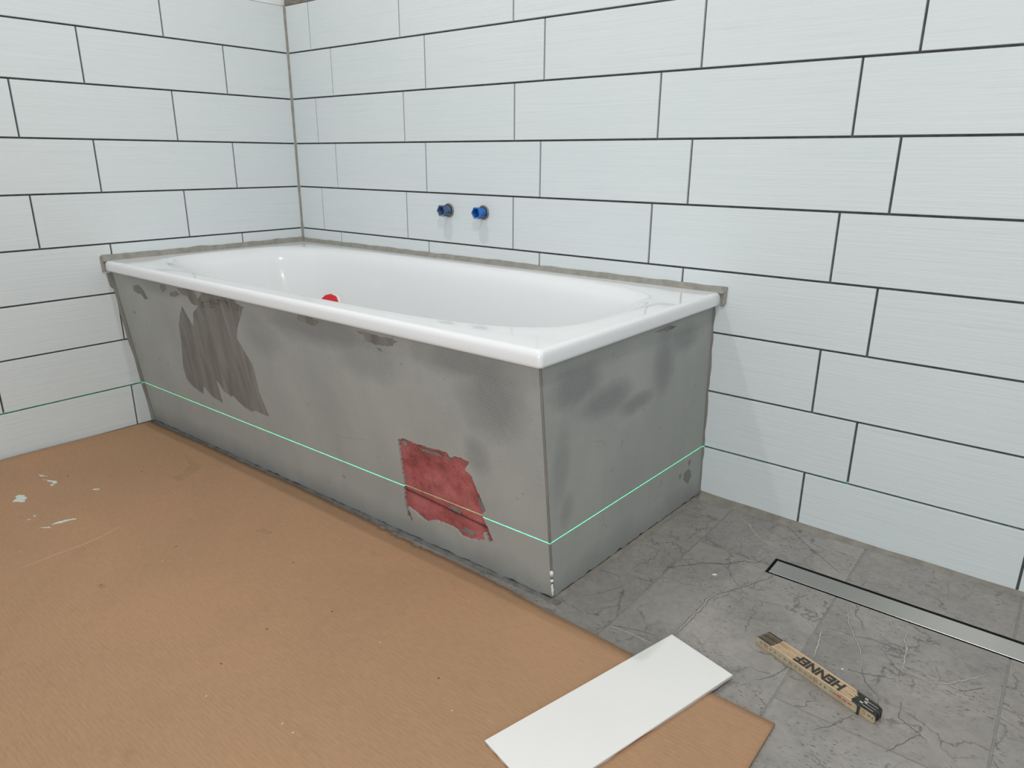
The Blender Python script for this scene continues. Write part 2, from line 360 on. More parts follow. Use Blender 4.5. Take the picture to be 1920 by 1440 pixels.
# ------------------------------------------------------------------ tiled walls
def ring_tile(bm, lay, P, u0, u1, v0, v1, t, rnd, bev=0.0008, mi=1):
    """P(u, v, d) gives the point d in front of the backing"""
    if u1-u0 < 3*bev or v1-v0 < 3*bev: return
    a = [bm.verts.new(P(u, v, 0)) for u, v in ((u0,v0),(u1,v0),(u1,v1),(u0,v1))]
    b = [bm.verts.new(P(u, v, t-bev)) for u, v in ((u0,v0),(u1,v0),(u1,v1),(u0,v1))]
    c = [bm.verts.new(P(u, v, t)) for u, v in ((u0+bev,v0+bev),(u1-bev,v0+bev),(u1-bev,v1-bev),(u0+bev,v1-bev))]
    for q in a+b+c: q[lay] = rnd
    fs = [bm.faces.new(c)]
    for x, y in ((a, b), (b, c)):
        for k in range(4): fs.append(bm.faces.new((x[k], x[(k+1) % 4], y[(k+1) % 4], y[k])))
    for f in fs: f.material_index = mi
TH, GAP, ROW, ZK, LEN = 0.007, 0.0050, 0.1535, 0.60266, 0.45197
TOP = ZK + 5*ROW
def wall(name, P, starts, length, backbox, flip):
    bm = bmesh.new(); lay = bm.verts.layers.float.new('rnd')
    box(bm, *backbox, mi=0)
    for k, s in starts.items():
        v0 = max(ZK + k*ROW + GAP/2, 0.004); v1 = ZK + (k+1)*ROW - GAP/2
        us = [s + n*LEN for n in range(-6, 9)]
        us = [0.005 - GAP/2] + [u for u in us if 0.02 < u < length-0.02] + [length + GAP/2]
        for a, b in zip(us, us[1:]): ring_tile(bm, lay, P, a+GAP/2, b-GAP/2, v0, v1, TH, random.random())
    bmesh.ops.recalc_face_normals(bm, faces=bm.faces[:])
    o = obj(name, bm, [M['joint'], M['wtile']]); return tag(o, kind='structure')
RS = {4: .1326, 3: .2397, 2: .1381, 1: .2318, 0: .1354, -1: .2339, -2: 1.9441, -3: 2.0445, -4: 1.947}
LS = {4: .4508, 3: .2533, 2: .4476, 1: .2556, 0: .4503, -1: .2559, -2: .7118, -3: 1.0775, -4: .7146}
WX, WY = 3.9, 3.4
wall('wall_back', lambda u, v, d: (u, TH-d, v), RS, WX, ((-0.12, TH, -0.1), (WX, 0.12, TOP)), 0)
wall('wall_left', lambda u, v, d: (d-TH, -u, v), LS, WY, ((-0.12, -WY, -0.1), (-TH, TH, TOP)), 0)
bm = bmesh.new(); box(bm, (-0.12, TH+0.001, TOP), (WX, 0.12, 2.5)); tag(obj('wall_back_upper', bm, M['plaster']), kind='structure')
bm = bmesh.new(); box(bm, (-0.12, -WY, TOP), (-TH, TH+0.001, 2.5)); tag(obj('wall_left_upper', bm, M['plaster']), kind='structure')
bm = bmesh.new(); box(bm, (-0.12, -WY, 2.5), (WX, 0.12, 2.6)); tag(obj('ceiling', bm, M['plaster']), kind='structure')
# smeared adhesive along the top of the back wall tiles
bm = bmesh.new(); n = 120
for i in range(n):
    x0, x1 = WX*i/n, WX*(i+1)/n
    h = [0.028 + 0.006*mnoise.noise((x*17, 0, 3)) for x in (x0, x1)]
    vs = [bm.verts.new(p) for p in ((x0, 0.0, TOP-0.001), (x1, 0.0, TOP-0.001), (x1, 0.003, TOP+h[1]), (x0, 0.003, TOP+h[0]))]
    bk = [bm.verts.new((v.co.x, TH+0.003, v.co.z)) for v in vs]
    bm.faces.new(vs); bm.faces.new(bk[::-1])
    for k in range(4): bm.faces.new((vs[k], bk[k], bk[(k+1) % 4], vs[(k+1) % 4]))
tag(obj('trim_1', bm, M['adhesive']), kind='structure')
# grout in the vertical corner
bm = bmesh.new(); n = 150; prev = None
for i in range(n+1):
    z = 0.0 + TOP*i/n; w_ = 0.0062 + 0.0016*mnoise.noise((0, 1, z*14)); w2 = 0.0062 + 0.0016*mnoise.noise((5, 1, z*14))
    r = [bm.verts.new(p) for p in ((-0.006, -w_, z), (0.0006, -w_, z), (0.0022, -0.0022, z), (w2, -0.0006, z), (w2, 0.006, z), (-0.006, 0.006, z))]
    if prev:
        for k in range(6): bm.faces.new((prev[k], prev[(k+1) % 6], r[(k+1) % 6], r[k]))
    else: bm.faces.new(r[::-1])
    prev = r
bm.faces.new(prev); bmesh.ops.recalc_face_normals(bm, faces=bm.faces[:])
tag(obj('trim_2', bm, M['bead'], smooth=False), kind='structure')

# ------------------------------------------------------------------ floor with a slot for the drain
DX0, DX1, DY0, DY1 = 1.960, 2.660, -0.2560, -0.1850       # opening of the channel
def cut(r):
    x0, y0, x1, y1 = r
    if x1 <= DX0 or x0 >= DX1 or y1 <= DY0 or y0 >= DY1: return [r]
    o = []
    if x0 < DX0: o.append((x0, y0, DX0, y1))
    if x1 > DX1: o.append((DX1, y0, x1, y1))
    a, b = max(x0, DX0), min(x1, DX1)
    if y0 < DY0: o.append((a, y0, b, DY0))
    if y1 > DY1: o.append((a, DY1, b, y1))
    return o
bm = bmesh.new(); lay = bm.verts.layers.float.new('rnd')
for r in cut((-0.12, -WY, WX, 0.12)): box(bm, (r[0], r[1], -0.1), (r[2], r[3], -0.0012), mi=0)
XS = [-0.06, 0.25, 0.56, 0.87, 1.175, 1.48, 1.792, 2.110, 2.411, 2.722, 3.03, 3.34, 3.65, 3.96]
YO = [-.1, -.5, -.3, -.2, -.4, -.1, -.225, -.625, -.41, -.53, -.2, -.4, -.1]
for i in range(len(XS)-1):
    y = YO[i] + 0.622
    while y > -WY:
        y0, y1 = y-0.622, y; rn = random.random()
        x0, x1, ya, yb = XS[i]+0.002, XS[i+1]-0.002, max(y0+0.002, -WY), min(y1-0.002, TH)
        if yb > ya:
            for r in cut((x0, ya, x1, yb)):
                ring_tile(bm, lay, lambda u, v, d: (u, v, d-0.0012), r[0], r[2], r[1], r[3], 0.0012, rn, 0.0004)
        y -= 0.622
# the larger printed veins of the stone pattern, flush with the glaze
VE =  {'A': [(1.904, -0.578), (1.907, -0.538), (1.907, -0.498), (1.909, -0.457), (1.906, -0.437), (1.909, -0.417), (1.914, -0.403)], 'B': [(1.914, -0.403), (1.931, -0.375), (1.947, -0.342), (1.963, -0.308), (1.976, -0.279), (1.98, -0.252)], 'C': [(1.785, -0.378), (1.814, -0.344), (1.842, -0.309), (1.881, -0.283), (1.908, -0.244), (1.935, -0.233), (1.942, -0.199)], 'D': [(1.814, -0.039), (1.856, -0.076), (1.887, -0.111), (1.91, -0.131), (1.969, -0.139)], 'E': [(1.883, 0.017), (1.928, -0.017), (1.992, -0.079), (2.039, -0.116), (2.091, -0.158)], 'F': [(2.112, -0.303), (2.178, -0.316), (2.239, -0.339), (2.299, -0.356)], 'G': [(2.172, -0.272), (2.248, -0.291), (2.322, -0.31), (2.394, -0.329)], 'H': [(2.266, -0.41), (2.289, -0.418), (2.31, -0.418), (2.332, -0.404), (2.356, -0.372), (2.383, -0.333)], 'I': [(2.135, -0.273), (2.155, -0.335), (2.17, -0.364), (2.186, -0.391), (2.199, -0.42), (2.206, -0.451)], 'I2': [(2.206, -0.451), (2.221, -0.49), (2.234, -0.5), (2.249, -0.517), (2.25, -0.532)], 'J': [(2.119, -0.385), (2.125, -0.431), (2.129, -0.457), (2.131, -0.478)], 'K': [(2.248, -0.291), (2.249, -0.32), (2.259, -0.342), (2.262, -0.387), (2.265, -0.417)], 'L': [(2.189, -0.473), (2.211, -0.468), (2.237, -0.457), (2.261, -0.448)], 'M': [(2.125, -0.376), (2.152, -0.369), (2.173, -0.368), (2.206, -0.356), (2.252, -0.357)], 'N': [(2.281, -0.504), (2.284, -0.542), (2.306, -0.554), (2.331, -0.568)], 'O': [(2.387, -0.372), (2.353, -0.41), (2.333, -0.408)], 'P': [(1.692, -0.674), (1.727, -0.632), (1.745, -0.58), (1.773, -0.521), (1.785, -0.499)], 'Q': [(1.796, -0.634), (1.836, -0.631), (1.898, -0.631)], 'R': [(1.796, -0.633), (1.838, -0.615), (1.879, -0.606)], 'S': [(1.707, -0.582), (1.732, -0.538), (1.748, -0.499)], 'T': [(2.073, -0.602), (2.092, -0.575), (2.104, -0.53)], 'U': [(2.182, -0.662), (2.205, -0.629), (2.225, -0.583)], 'W': [(2.284, -0.633), (2.3, -0.6), (2.313, -0.569), (2.319, -0.562)]}
def ribbon(bm, pts, w0, z, mi, seed=0, jag=0.0012, step=0.004):
    rnd = random.Random(seed); P = []
    for a, b in zip(pts, pts[1:]):
        a = Vector(a); b = Vector(b); m = max(1, int((b-a).length/step))
        for k in range(m): P.append(a.lerp(b, k/m))
    P.append(Vector(pts[-1])); n = len(P); prev = None
    for i, p in enumerate(P):
        t = (P[min(i+1, n-1)] - P[max(i-1, 0)]).normalized(); nn = Vector((-t.y, t.x))
        w_ = w0*(0.35 + 0.65*math.sin(math.pi*(0.08+0.84*i/(n-1))))*rnd.uniform(0.6, 1.25); q = p + nn*rnd.uniform(-jag, jag)
        cur = [bm.verts.new((*(q+nn*w_/2), z)), bm.verts.new((*(q-nn*w_/2), z))]
        if prev:
            f = bm.faces.new((prev[0], prev[1], cur[1], cur[0])); f.material_index = mi
        prev = cur
for i, (k, wd, mi, z) in enumerate((('A', .0075, 4, .00020), ('A', .0045, 3, .00030), ('B', .0022, 4, .0002), ('C', .0030, 4, .0002), ('D', .0025, 3, .0002), ('E', .0018, 4, .0002),
        ('F', .0017, 5, .00035), ('G', .0020, 5, .00035), ('H', .0042, 4, .0002), ('H', .0030, 3, .0003), ('I', .0045, 4, .0002), ('I', .0026, 3, .0003),
        ('I2', .0016, 4, .0002), ('J', .0050, 4, .0002), ('J', .0032, 3, .0003), ('K', .0050, 4, .0002), ('K', .0034, 3, .0003), ('L', .0016, 4, .0002),
        ('M', .0014, 4, .0002), ('N', .0016, 4, .0002), ('O', .0016, 4, .0002), ('P', .0022, 4, .0002), ('P', .0011, 3, .0003), ('Q', .0030, 3, .0002),
        ('R', .0014, 4, .0002), ('S', .0013, 4, .0002), ('T', .0018, 4, .0002), ('U', .0013, 4, .0002), ('W', .0015, 4, .0002))):
    ribbon(bm, VE[k], wd, z, mi, seed=ord(k[0]))
o = obj('floor', bm, [M['grout'], M['floor'], M['dark'], M['pale'], M['vein'], M['scratch']]); tag(o, kind='structure')
# sand-grey mortar along the foot of the back wall
bm = bmesh.new(); prev = None; n = 200
for i in range(n+1):
    x = 1.690 + (WX-1.690)*i/n
    f_ = max(0.0, 1-(x-1.69)/0.45)
    dd = 0.014 + 0.013*f_ + 0.004*mnoise.noise((x*9, 0, 1)); hh_ = 0.007 + 0.008*f_ + 0.003*mnoise.noise((x*7, 4, 1))
    r = [bm.verts.new(p) for p in ((x, 0.005, -0.001), (x, 0.005, hh_), (x, -0.0012, hh_), (x, -dd*0.45, hh_*0.40), (x, -dd, 0.0004), (x, -dd, -0.001))]
    if prev:
        for k in range(6): bm.faces.new((prev[k], prev[(k+1) % 6], r[(k+1) % 6], r[k]))
    else: bm.faces.new(r[::-1])
    prev = r
bm.faces.new(prev); bmesh.ops.recalc_face_normals(bm, faces=bm.faces[:])
tag(obj('trim_3', bm, M['sand'], smooth=True), kind='structure')

# ------------------------------------------------------------------ linear shower drain
dr = thing('shower_drain', 'long narrow brushed steel shower drain set into the grey stone floor', 'drain', ((DX0+DX1)/2, (DY0+DY1)/2, 0))
def wob(parent, name, bm, mats, smooth=False): return obj(name, bm, mats, None, smooth)
bpy.context.view_layer.update()
bm = bmesh.new(); e = 0.0004
box(bm, (DX0+e, DY0+e, -0.030), (DX1-e, DY1-e, -0.0285))
for a, b in (((DX0+e, DY0+e, -0.0285), (DX1-e, DY0+0.0015, -0.001)), ((DX0+e, DY1-0.0015, -0.0285), (DX1-e, DY1-e, -0.001)),
             ((DX0+e, DY0+0.0015, -0.0285), (DX0+0.0015, DY1-0.0015, -0.001)), ((DX1-0.0015, DY0+0.0015, -0.0285), (DX1-e, DY1-0.0015, -0.001))): box(bm, a, b)
obj('channel', bm, M['dark'], dr)  # channel coloured near-black to paint in the shade around the plate
bm = bmesh.new()
for a, b in (((DX0+e, DY1-0.0012, -0.001), (DX1-e, DY1-e, 0.0006)),): box(bm, a, b, 0)
obj('channel_rim', bm, M['polished'], dr)
bm = bmesh.new(); box(bm, (DX0+0.0065, DY0+0.0065, -0.020), (DX1-0.0065, DY1-0.0090, 0.0), bev=0.0007)
obj('cover_plate', bm, M['steel'], dr)
bm = bmesh.new(); box(bm, (DX0+0.0065, DY0+0.0046, -0.014), (DX1-0.0065, DY0+0.00645, 0.0006), bev=0.0004)
obj('cover_edge', bm, M['polished'], dr)

# ------------------------------------------------------------------ bathtub
TX0, TX1, TXB, TY0, TY1, ZR, ZB = 0.0035, 1.692, 1.699, -0.737, -0.0035, 0.553, 0.5215
tub = thing('bathtub', 'white enamelled built-in bathtub with rounded basin set on the grey mortared base', 'bathtub', (0.85, -0.37, 0))
bpy.context.view_layer.update()
CX, CY = 0.850, -0.372
def angs():
    A = [2*math.pi*i/220 for i in range(220)]
    for sx in (-1, 1):
        for sy in (-1, 1):
            hx = (TX1-CX) if sx > 0 else (CX-TX0); hy = (TY1-CY) if sy > 0 else (CY-TY0)
            c0 = math.atan2(sy*hy, sx*hx)
            A += [c0 + d*0.0022 for d in range(-14, 15)]
    A = sorted(a % (2*math.pi) for a in A)
    out = []
    for a in A:
        if not out or a-out[-1] > 1e-4: out.append(a)
    return out
ANG = angs()
def rrect(a, ins, rad):
    """point on the rim outline inset by ins with corner radius rad, in direction a from the centre"""
    dx, dy = math.cos(a), math.sin(a)
    def sd(x, y):
        x1 = TX1 + (TXB-TX1)*(y-TY0)/(TY1-TY0)
        hx = (x1-TX0)/2; hy = (TY1-TY0)/2; mx = (x1+TX0)/2; my = (TY1+TY0)/2
        qx = abs(x-mx)-(hx-ins)+rad; qy = abs(y-my)-(hy-ins)+rad
        return math.hypot(max(qx, 0), max(qy, 0)) + min(max(qx, qy), 0) - rad
    lo2, hi2 = 0.0, 1.2
    for _ in range(40):
        mid = (lo2+hi2)/2
        if sd(CX+dx*mid, CY+dy*mid) < 0: lo2 = mid
        else: hi2 = mid
    return CX+dx*lo2, CY+dy*lo2
def sup(a, A_, B_, n_):
    dx, dy = math.cos(a), math.sin(a)
    r = 1.0/((abs(dx)/A_)**n_ + (abs(dy)/B_)**n_)**(1/n_)
    return CX+dx*r, CY+dy*r
IA, IB = 0.787, 0.316
prof = []                                  # (kind, parameters, z) from the inside of the rim apron round to the basin floor
for ins, rad, z in ((0.012, 0.004, ZB+0.001), (0.0025, 0.008, ZB), (0.0005, 0.009, ZB+0.0015), (0.0, 0.009, ZB+0.006), (0.0, 0.009, ZR-0.012), (0.0012, 0.009, ZR-0.006), (0.0045, 0.009, ZR-0.0016), (0.009, 0.010, ZR), (0.014, 0.010, ZR)):
    prof.append(('r', ins, rad, z))
prof.append(('m', 0.5, 0, ZR))
for off, dz in ((0, 0.0), (0.004, 0.0006), (0.009, 0.0025), (0.015, 0.006), (0.021, 0.012), (0.027, 0.021), (0.032, 0.034), (0.037, 0.055), (0.043, 0.09), (0.052, 0.14), (0.065, 0.20), (0.082, 0.27),
                (0.100, 0.325), (0.118, 0.36), (0.14, 0.385), (0.17, 0.401), (0.21, 0.410), (0.26, 0.413)):
    prof.append(('s', off, 0, ZR-dz))
bm = bmesh.new(); rings = []
for kind, p, q, z in prof:
    ring = []
    for a in ANG:
        if kind == 'r': x, y = rrect(a, p, q)
        elif kind == 'm':
            x0, y0 = rrect(a, 0.014, 0.010); x1, y1 = sup(a, IA, IB, 4.0); x, y = (x0+x1)/2, (y0+y1)/2
        else:
            k = 1.0 + 1.5*min(1, p/0.1)*abs(math.cos(a))
            x, y = sup(a, IA - p*(1.0+1.1*min(1, p/0.06)), IB - p, 4.0 - 1.2*min(1, p/0.15))
        ring.append(bm.verts.new((x, y, z)))
    rings.append(ring)
n = len(ANG)
for a, b in zip(rings, rings[1:]):
    for k in range(n): bm.faces.new((a[k], a[(k+1) % n], b[(k+1) % n], b[k]))
bm.faces.new(rings[-1])
bmesh.ops.recalc_face_normals(bm, faces=bm.faces[:])
if rings[9][0].link_faces[0].normal.z == 0: pass
obj('tub_shell', bm, M['enamel'], tub, smooth=True)
tub_me = bpy.data.objects['tub_shell'].data
if sum(p.normal.z*p.area for p in tub_me.polygons) < 0: tub_me.flip_normals()

# red protective cap on the overflow high on the inner wall, far end
bm = bmesh.new()
def disc(bm, r, h0, h1, n, ch=0.0, mi=0, rot=0):
    lv = [(r, h0), (r, h1-ch), (r-ch, h1)]
    rg = [[bm.verts.new((rr*math.cos(2*math.pi*k/n+rot), rr*math.sin(2*math.pi*k/n+rot), h)) for k in range(n)] for rr, h in lv]
    for a, b in zip(rg, rg[1:]):
        for k in range(n): bm.faces.new((a[k], a[(k+1) % n], b[(k+1) % n], b[k])).material_index = mi
    bm.faces.new(rg[0][::-1]).material_index = mi; bm.faces.new(rg[-1]).material_index = mi
CAPM = Matrix.Translation((0.357, -0.170, 0.378)) @ Vector((0.25, -0.80, 0.60)).to_track_quat('Z', 'X').to_matrix().to_4x4()
disc(bm, 0.036, -0.010, 0.010, 10, 0.006)
for k in range(2): box(bm, (-0.002, -0.030, 0.010), (0.002, 0.030, 0.014))
bmesh.ops.transform(bm, matrix=CAPM, verts=bm.verts[:])
capbm = bm
bm = bmesh.new(); disc(bm, 0.041, -0.014, -0.004, 40, 0.003); bmesh.ops.transform(bm, matrix=CAPM, verts=bm.verts[:])
oring = obj('overflow_ring', bm, M['whitepl'], tub); bpy.context.view_layer.update()
cap = obj('overflow_cap', capbm, M['redcap'], oring); cap['label'] = 'red protective cap'

# ------------------------------------------------------------------ mortared panels under the tub rim
base = thing('bath_panel', 'grey mortared panels closing off the bathtub down to the floor, with green laser line', 'bath panel', (0.85, -0.37, 0))
bpy.context.view_layer.update()
PTL, PTR, PBL, PBR = Vector((0.0, -.721, ZB)), Vector((1.680, -.722, ZB)), Vector((0.0, -.6585, 0)), Vector((1.661, -.637, 0))
def FS(x, z, d=0.0):
    """point on the front face: x 0..1.68 along, z height, d outwards"""
    s, t = x/1.68, z/ZB
    p = (1-t)*((1-s)*PBL+s*PBR) + t*((1-s)*PTL+s*PTR)
    u = ((1-t)*(PBR-PBL)+t*(PTR-PTL)).normalized(); v = ((1-s)*(PTL-PBL)+s*(PTR-PBR)).normalized()
    return p + u.cross(v)*d
ETR, EBR = Vector((1.681, -0.0035, ZB)), Vector((1.688, -0.0035, 0))
def ES(y, z, d=0.0):
    """point on the end face: y -0.72..0 along, z height"""
    t = z/ZB; a = (1-t)*PBR+t*PTR; b = (1-t)*EBR+t*ETR
    s = (y-a.y)/(b.y-a.y); p = a.lerp(b, s)
    return p + Vector((1, 0, 0.02))*d
def fslab(bm, outline, fn, d_top, d_bot, holes=(), step=0.045):
    """slab on a slightly warped face, cut finely enough to follow it; d_bot may depend on the position"""
    slab(bm, outline, lambda a, b: (a, 0, b), lambda a, b: (a, 1, b), holes)
    for ax in (0, 2):
        vals = [v.co[ax] for v in bm.verts]; c = math.ceil(min(vals)/step)*step
        while c < max(vals):
            no = (1, 0, 0) if ax == 0 else (0, 0, 1); co = (c, 0, 0) if ax == 0 else (0, 0, c)
            bmesh.ops.bisect_plane(bm, geom=bm.verts[:]+bm.edges[:]+bm.faces[:], plane_co=co, plane_no=no, dist=1e-6); c += step
    for v in bm.verts:
        a, t, b = v.co; db = d_bot(a, b) if callable(d_bot) else d_bot
        v.co = fn(a, b, d_top + (db-d_top)*t)
    bmesh.ops.recalc_face_normals(bm, faces=bm.faces[:])
PATCH = [(1.269, 0.266), (1.29, 0.274), (1.32, 0.271), (1.361, 0.272), (1.406, 0.275), (1.421, 0.275), (1.426, 0.268), (1.431, 0.266), (1.442, 0.272), (1.461, 0.275), (1.481, 0.271), (1.482, 0.267), (1.473, 0.258), (1.469, 0.247), (1.485, 0.238), (1.493, 0.215), (1.504, 0.193), (1.511, 0.178), (1.515, 0.162), (1.504, 0.149), (1.509, 0.137), (1.516, 0.122), (1.523, 0.104), (1.529, 0.092), (1.515, 0.082), (1.511, 0.103), (1.502, 0.1), (1.503, 0.083), (1.482, 0.072), (1.457, 0.066), (1.435, 0.066), (1.421, 0.076), (1.405, 0.08), (1.378, 0.079), (1.353, 0.078), (1.325, 0.065), (1.308, 0.068), (1.292, 0.077), (1.275, 0.082), (1.267, 0.085), (1.277, 0.052), (1.272, 0.044), (1.262, 0.057), (1.259, 0.098), (1.266, 0.152), (1.267, 0.205), (1.268, 0.244)]
patch = rough(PATCH, 0.0011, 0.005, 3)
def wavy(a0, a1, base_, amp, f, sd, n=90):
    return [(a0+(a1-a0)*i/n, base_ + amp*mnoise.noise((i*f, sd, 0)) + amp*0.5*mnoise.noise((i*f*3.1, sd, 7))) for i in range(n+1)]
bot = wavy(0.004, 1.6795, 0.0055, 0.004, 0.33, 2, 160)
out = bot + [(1.6795, ZB-0.0008)] + [(0.004, ZB-0.0008)]
bm = bmesh.new()
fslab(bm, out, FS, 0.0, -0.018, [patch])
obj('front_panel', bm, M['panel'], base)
bot = wavy(-0.640, -0.004, 0.0075, 0.005, 0.30, 9, 90)
ot = bot + [(-0.004, ZB-0.0008), (-0.7205, ZB-0.0008), (-0.7205, ZB-0.02)]
ot = [(min(max(y, -0.7205), -0.004), z) for y, z in ot]
bm = bmesh.new()
def endout(n=40):
    L_ = bot[:]                                      # bottom, front to back
    L_ += [(-0.004, ZB-0.0008)]
    L_ += [(ES_front(z), z) for z in [ZB-0.0008 - (ZB-0.02)*i/n for i in range(n)]]
    return L_
def ES_front(z): return (PBR + (PTR-PBR)*(z/ZB)).y + 0.0002
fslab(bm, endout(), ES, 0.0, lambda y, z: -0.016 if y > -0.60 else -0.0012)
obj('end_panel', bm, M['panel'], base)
# red foam block seen through the net in the unplastered patch
bm = bmesh.new(); fslab(bm, [(1.235, 0.030), (1.560, 0.030), (1.560, 0.300), (1.235, 0.300)], FS, -0.0052, -0.014)
o = obj('foam_block', bm, M['red'], base); o['label'] = 'red foam behind fibre net showing through a ragged hole in the mortar'; foam = o; bpy.context.view_layer.update()
# little islands of mortar left on the net
HOLE2 = [(1.495, 0.245), (1.504, 0.245), (1.512, 0.214), (1.505, 0.202), (1.496, 0.219)]
for sd, pl in enumerate((HOLE2, [(1.275, .262), (1.292, .268), (1.296, .258), (1.282, .252)], [(1.33, .262), (1.39, .264), (1.40, .258), (1.345, .255)], [(1.40, .262), (1.425, .264), (1.428, .256)],
           [(1.43, .078), (1.47, .076), (1.475, .086), (1.445, .09)], [(1.40, .128), (1.435, .124), (1.44, .132), (1.41, .135)], [(1.494, .19), (1.506, .18), (1.512, .15), (1.50, .16)])):
    bm = bmesh.new(); fslab(bm, rough(pl, 0.0012, 0.004, sd+20), FS, -0.0030, -0.0053)
    obj('mortar_crumb', bm, M['smear'], foam)
# near-black slab painted as the shade inside the gap at the foot
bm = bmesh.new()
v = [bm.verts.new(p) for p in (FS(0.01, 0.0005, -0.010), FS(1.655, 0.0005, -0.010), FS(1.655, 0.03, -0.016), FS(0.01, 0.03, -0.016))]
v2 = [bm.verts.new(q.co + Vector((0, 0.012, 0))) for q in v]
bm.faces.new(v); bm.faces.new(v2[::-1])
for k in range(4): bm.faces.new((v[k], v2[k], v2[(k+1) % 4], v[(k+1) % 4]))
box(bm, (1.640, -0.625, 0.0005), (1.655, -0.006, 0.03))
obj('gap_shade_slab', bm, M['dark'], base)
# smears of damp mortar on the front
SM = dict(big= [(0.417, 0.46), (0.426, 0.449), (0.433, 0.435), (0.444, 0.42), (0.451, 0.404), (0.466, 0.43), (0.473, 0.449), (0.496, 0.462), (0.532, 0.488), (0.581, 0.5), (0.661, 0.513), (0.71, 0.508), (0.743, 0.5), (0.722, 0.473), (0.693, 0.44), (0.677, 0.408), (0.699, 0.374), (0.723, 0.345), (0.726, 0.316), (0.726, 0.263), (0.746, 0.196), (0.71, 0.196), (0.68, 0.198), (0.667, 0.19), (0.627, 0.197), (0.595, 0.212), (0.577, 0.221), (0.569, 0.214), (0.534, 0.225), (0.514, 0.249), (0.504, 0.253), (0.507, 0.227), (0.508, 0.204), (0.51, 0.182), (0.489, 0.186), (0.466, 0.188), (0.444, 0.198), (0.425, 0.215), (0.414, 0.211), (0.406, 0.187), (0.378, 0.193), (0.351, 0.201), (0.325, 0.218), (0.321, 0.254), (0.355, 0.347), (0.367, 0.395), (0.386, 0.425)], topdark=[(0.419, 0.512), (0.479, 0.519), (0.506, 0.516), (0.521, 0.495), (0.548, 0.511), (0.545, 0.516), (0.611, 0.518), (0.664, 0.519), (0.712, 0.513), (0.724, 0.507), (0.751, 0.501), (0.717, 0.489), (0.675, 0.486), (0.637, 0.493), (0.577, 0.473), (0.522, 0.473), (0.48, 0.475), (0.467, 0.496), (0.433, 0.498)], s1=[(0.136, 0.487), (0.168, 0.494), (0.191, 0.487), (0.203, 0.472), (0.214, 0.457), (0.19, 0.45), (0.175, 0.465), (0.151, 0.465), (0.128, 0.474)], s2=[(0.317, 0.511), (0.344, 0.514), (0.35, 0.502), (0.325, 0.491), (0.313, 0.498)], s3=[(0.365, 0.494), (0.406, 0.502), (0.42, 0.495), (0.383, 0.483), (0.362, 0.483)], s4=[(0.985, 0.519), (1.015, 0.518), (1.058, 0.509), (1.042, 0.496), (0.999, 0.5), (0.976, 0.504)], s5=[(1.188, 0.509), (1.227, 0.51), (1.268, 0.508), (1.301, 0.509), (1.316, 0.507), (1.298, 0.494), (1.264, 0.488), (1.238, 0.487), (1.218, 0.49), (1.207, 0.503)], s6=[(1.244, 0.482), (1.257, 0.482), (1.266, 0.476), (1.256, 0.476)])
for i, (k, pl) in enumerate(SM.items()):
    pl = [(x, min(z, ZB-0.0015)) for x, z in pl]
    bm = bmesh.new(); fslab(bm, rough(pl, 0.0006 if k == 'big' else 0.0018, 0.008 if k == 'big' else 0.005, i), FS, 0.0006, -0.0002)
    obj('mortar_smear', bm, M['smear'], base)
for i, pl in enumerate(([(-0.128, .103), (-0.118, .104), (-0.112, .094), (-0.122, .088)], [(-.098, .098), (-.075, .102), (-.060, .092), (-.058, .074), (-.072, .060), (-.085, .068), (-.098, .082)],
           [(-.082, .124), (-.070, .128), (-.064, .118), (-.075, .110)], [(-.30, .505), (-.24, .508), (-.20, .500), (-.25, .498)])):
    bm = bmesh.new(); fslab(bm, rough(pl, 0.002, 0.004, i+40), ES, 0.0006, -0.0002)
    obj('mortar_smear', bm, M['smear'], base)
# smooth lighter patch trowelled on the end face
# raised trowel ridges
M['ridge'] = m_simple('mortar_ridge', (0.30, 0.295, 0.275), 0.75, var=0.1, vscale=60)
def ridge(fn, pts, r, name='trowel_ridge'):
    bm = bmesh.new(); P = []
    for a, b in zip(pts, pts[1:]):
        m = max(1, int(math.hypot(b[0]-a[0], b[1]-a[1])/0.012))
        for k in range(m): P.append((a[0]+(b[0]-a[0])*k/m, a[1]+(b[1]-a[1])*k/m))
    P.append(pts[-1]); N_ = len(P)
    tube(bm, [fn(x, z, -r*0.45) for x, z in P], [r*(0.3+0.7*math.sin(math.pi*(i+0.5)/N_)) for i in range(N_)], 6)
    obj(name, bm, M['ridge'], base, smooth=True)
RF = [[(1.021, 0.192), (1.041, 0.207), (1.069, 0.217), (1.1, 0.224), (1.141, 0.231), (1.189, 0.236)], [(1.527, 0.075), (1.541, 0.059), (1.568, 0.039), (1.595, 0.018), (1.637, 0.004), (1.657, 0.001)], [(0.273, 0.431), (0.279, 0.383), (0.292, 0.318), (0.291, 0.222)], [(0.902, 0.367), (0.944, 0.259), (1.009, 0.186)], [(1.032, -0.004), (1.164, -0.005), (1.278, -0.005)], [(0.735, 0.161), (0.743, 0.134)], [(0.052, 0.029), (0.163, 0.037), (0.341, 0.062)]]
RE = [[(-0.477, 0.279), (-0.469, 0.215), (-0.471, 0.166), (-0.466, 0.106), (-0.452, 0.093), (-0.457, 0.083), (-0.448, 0.025)], [(-0.39, 0.073), (-0.359, 0.074), (-0.27, 0.079), (-0.189, 0.083), (-0.07, 0.084)], [(-0.113, 0.448), (-0.114, 0.355), (-0.113, 0.286)], [(-0.542, 0.324), (-0.495, 0.311), (-0.471, 0.277)]]
for p in RF: ridge(FS, p, 0.0009)
for p in RE: ridge(ES, p, 0.0009)
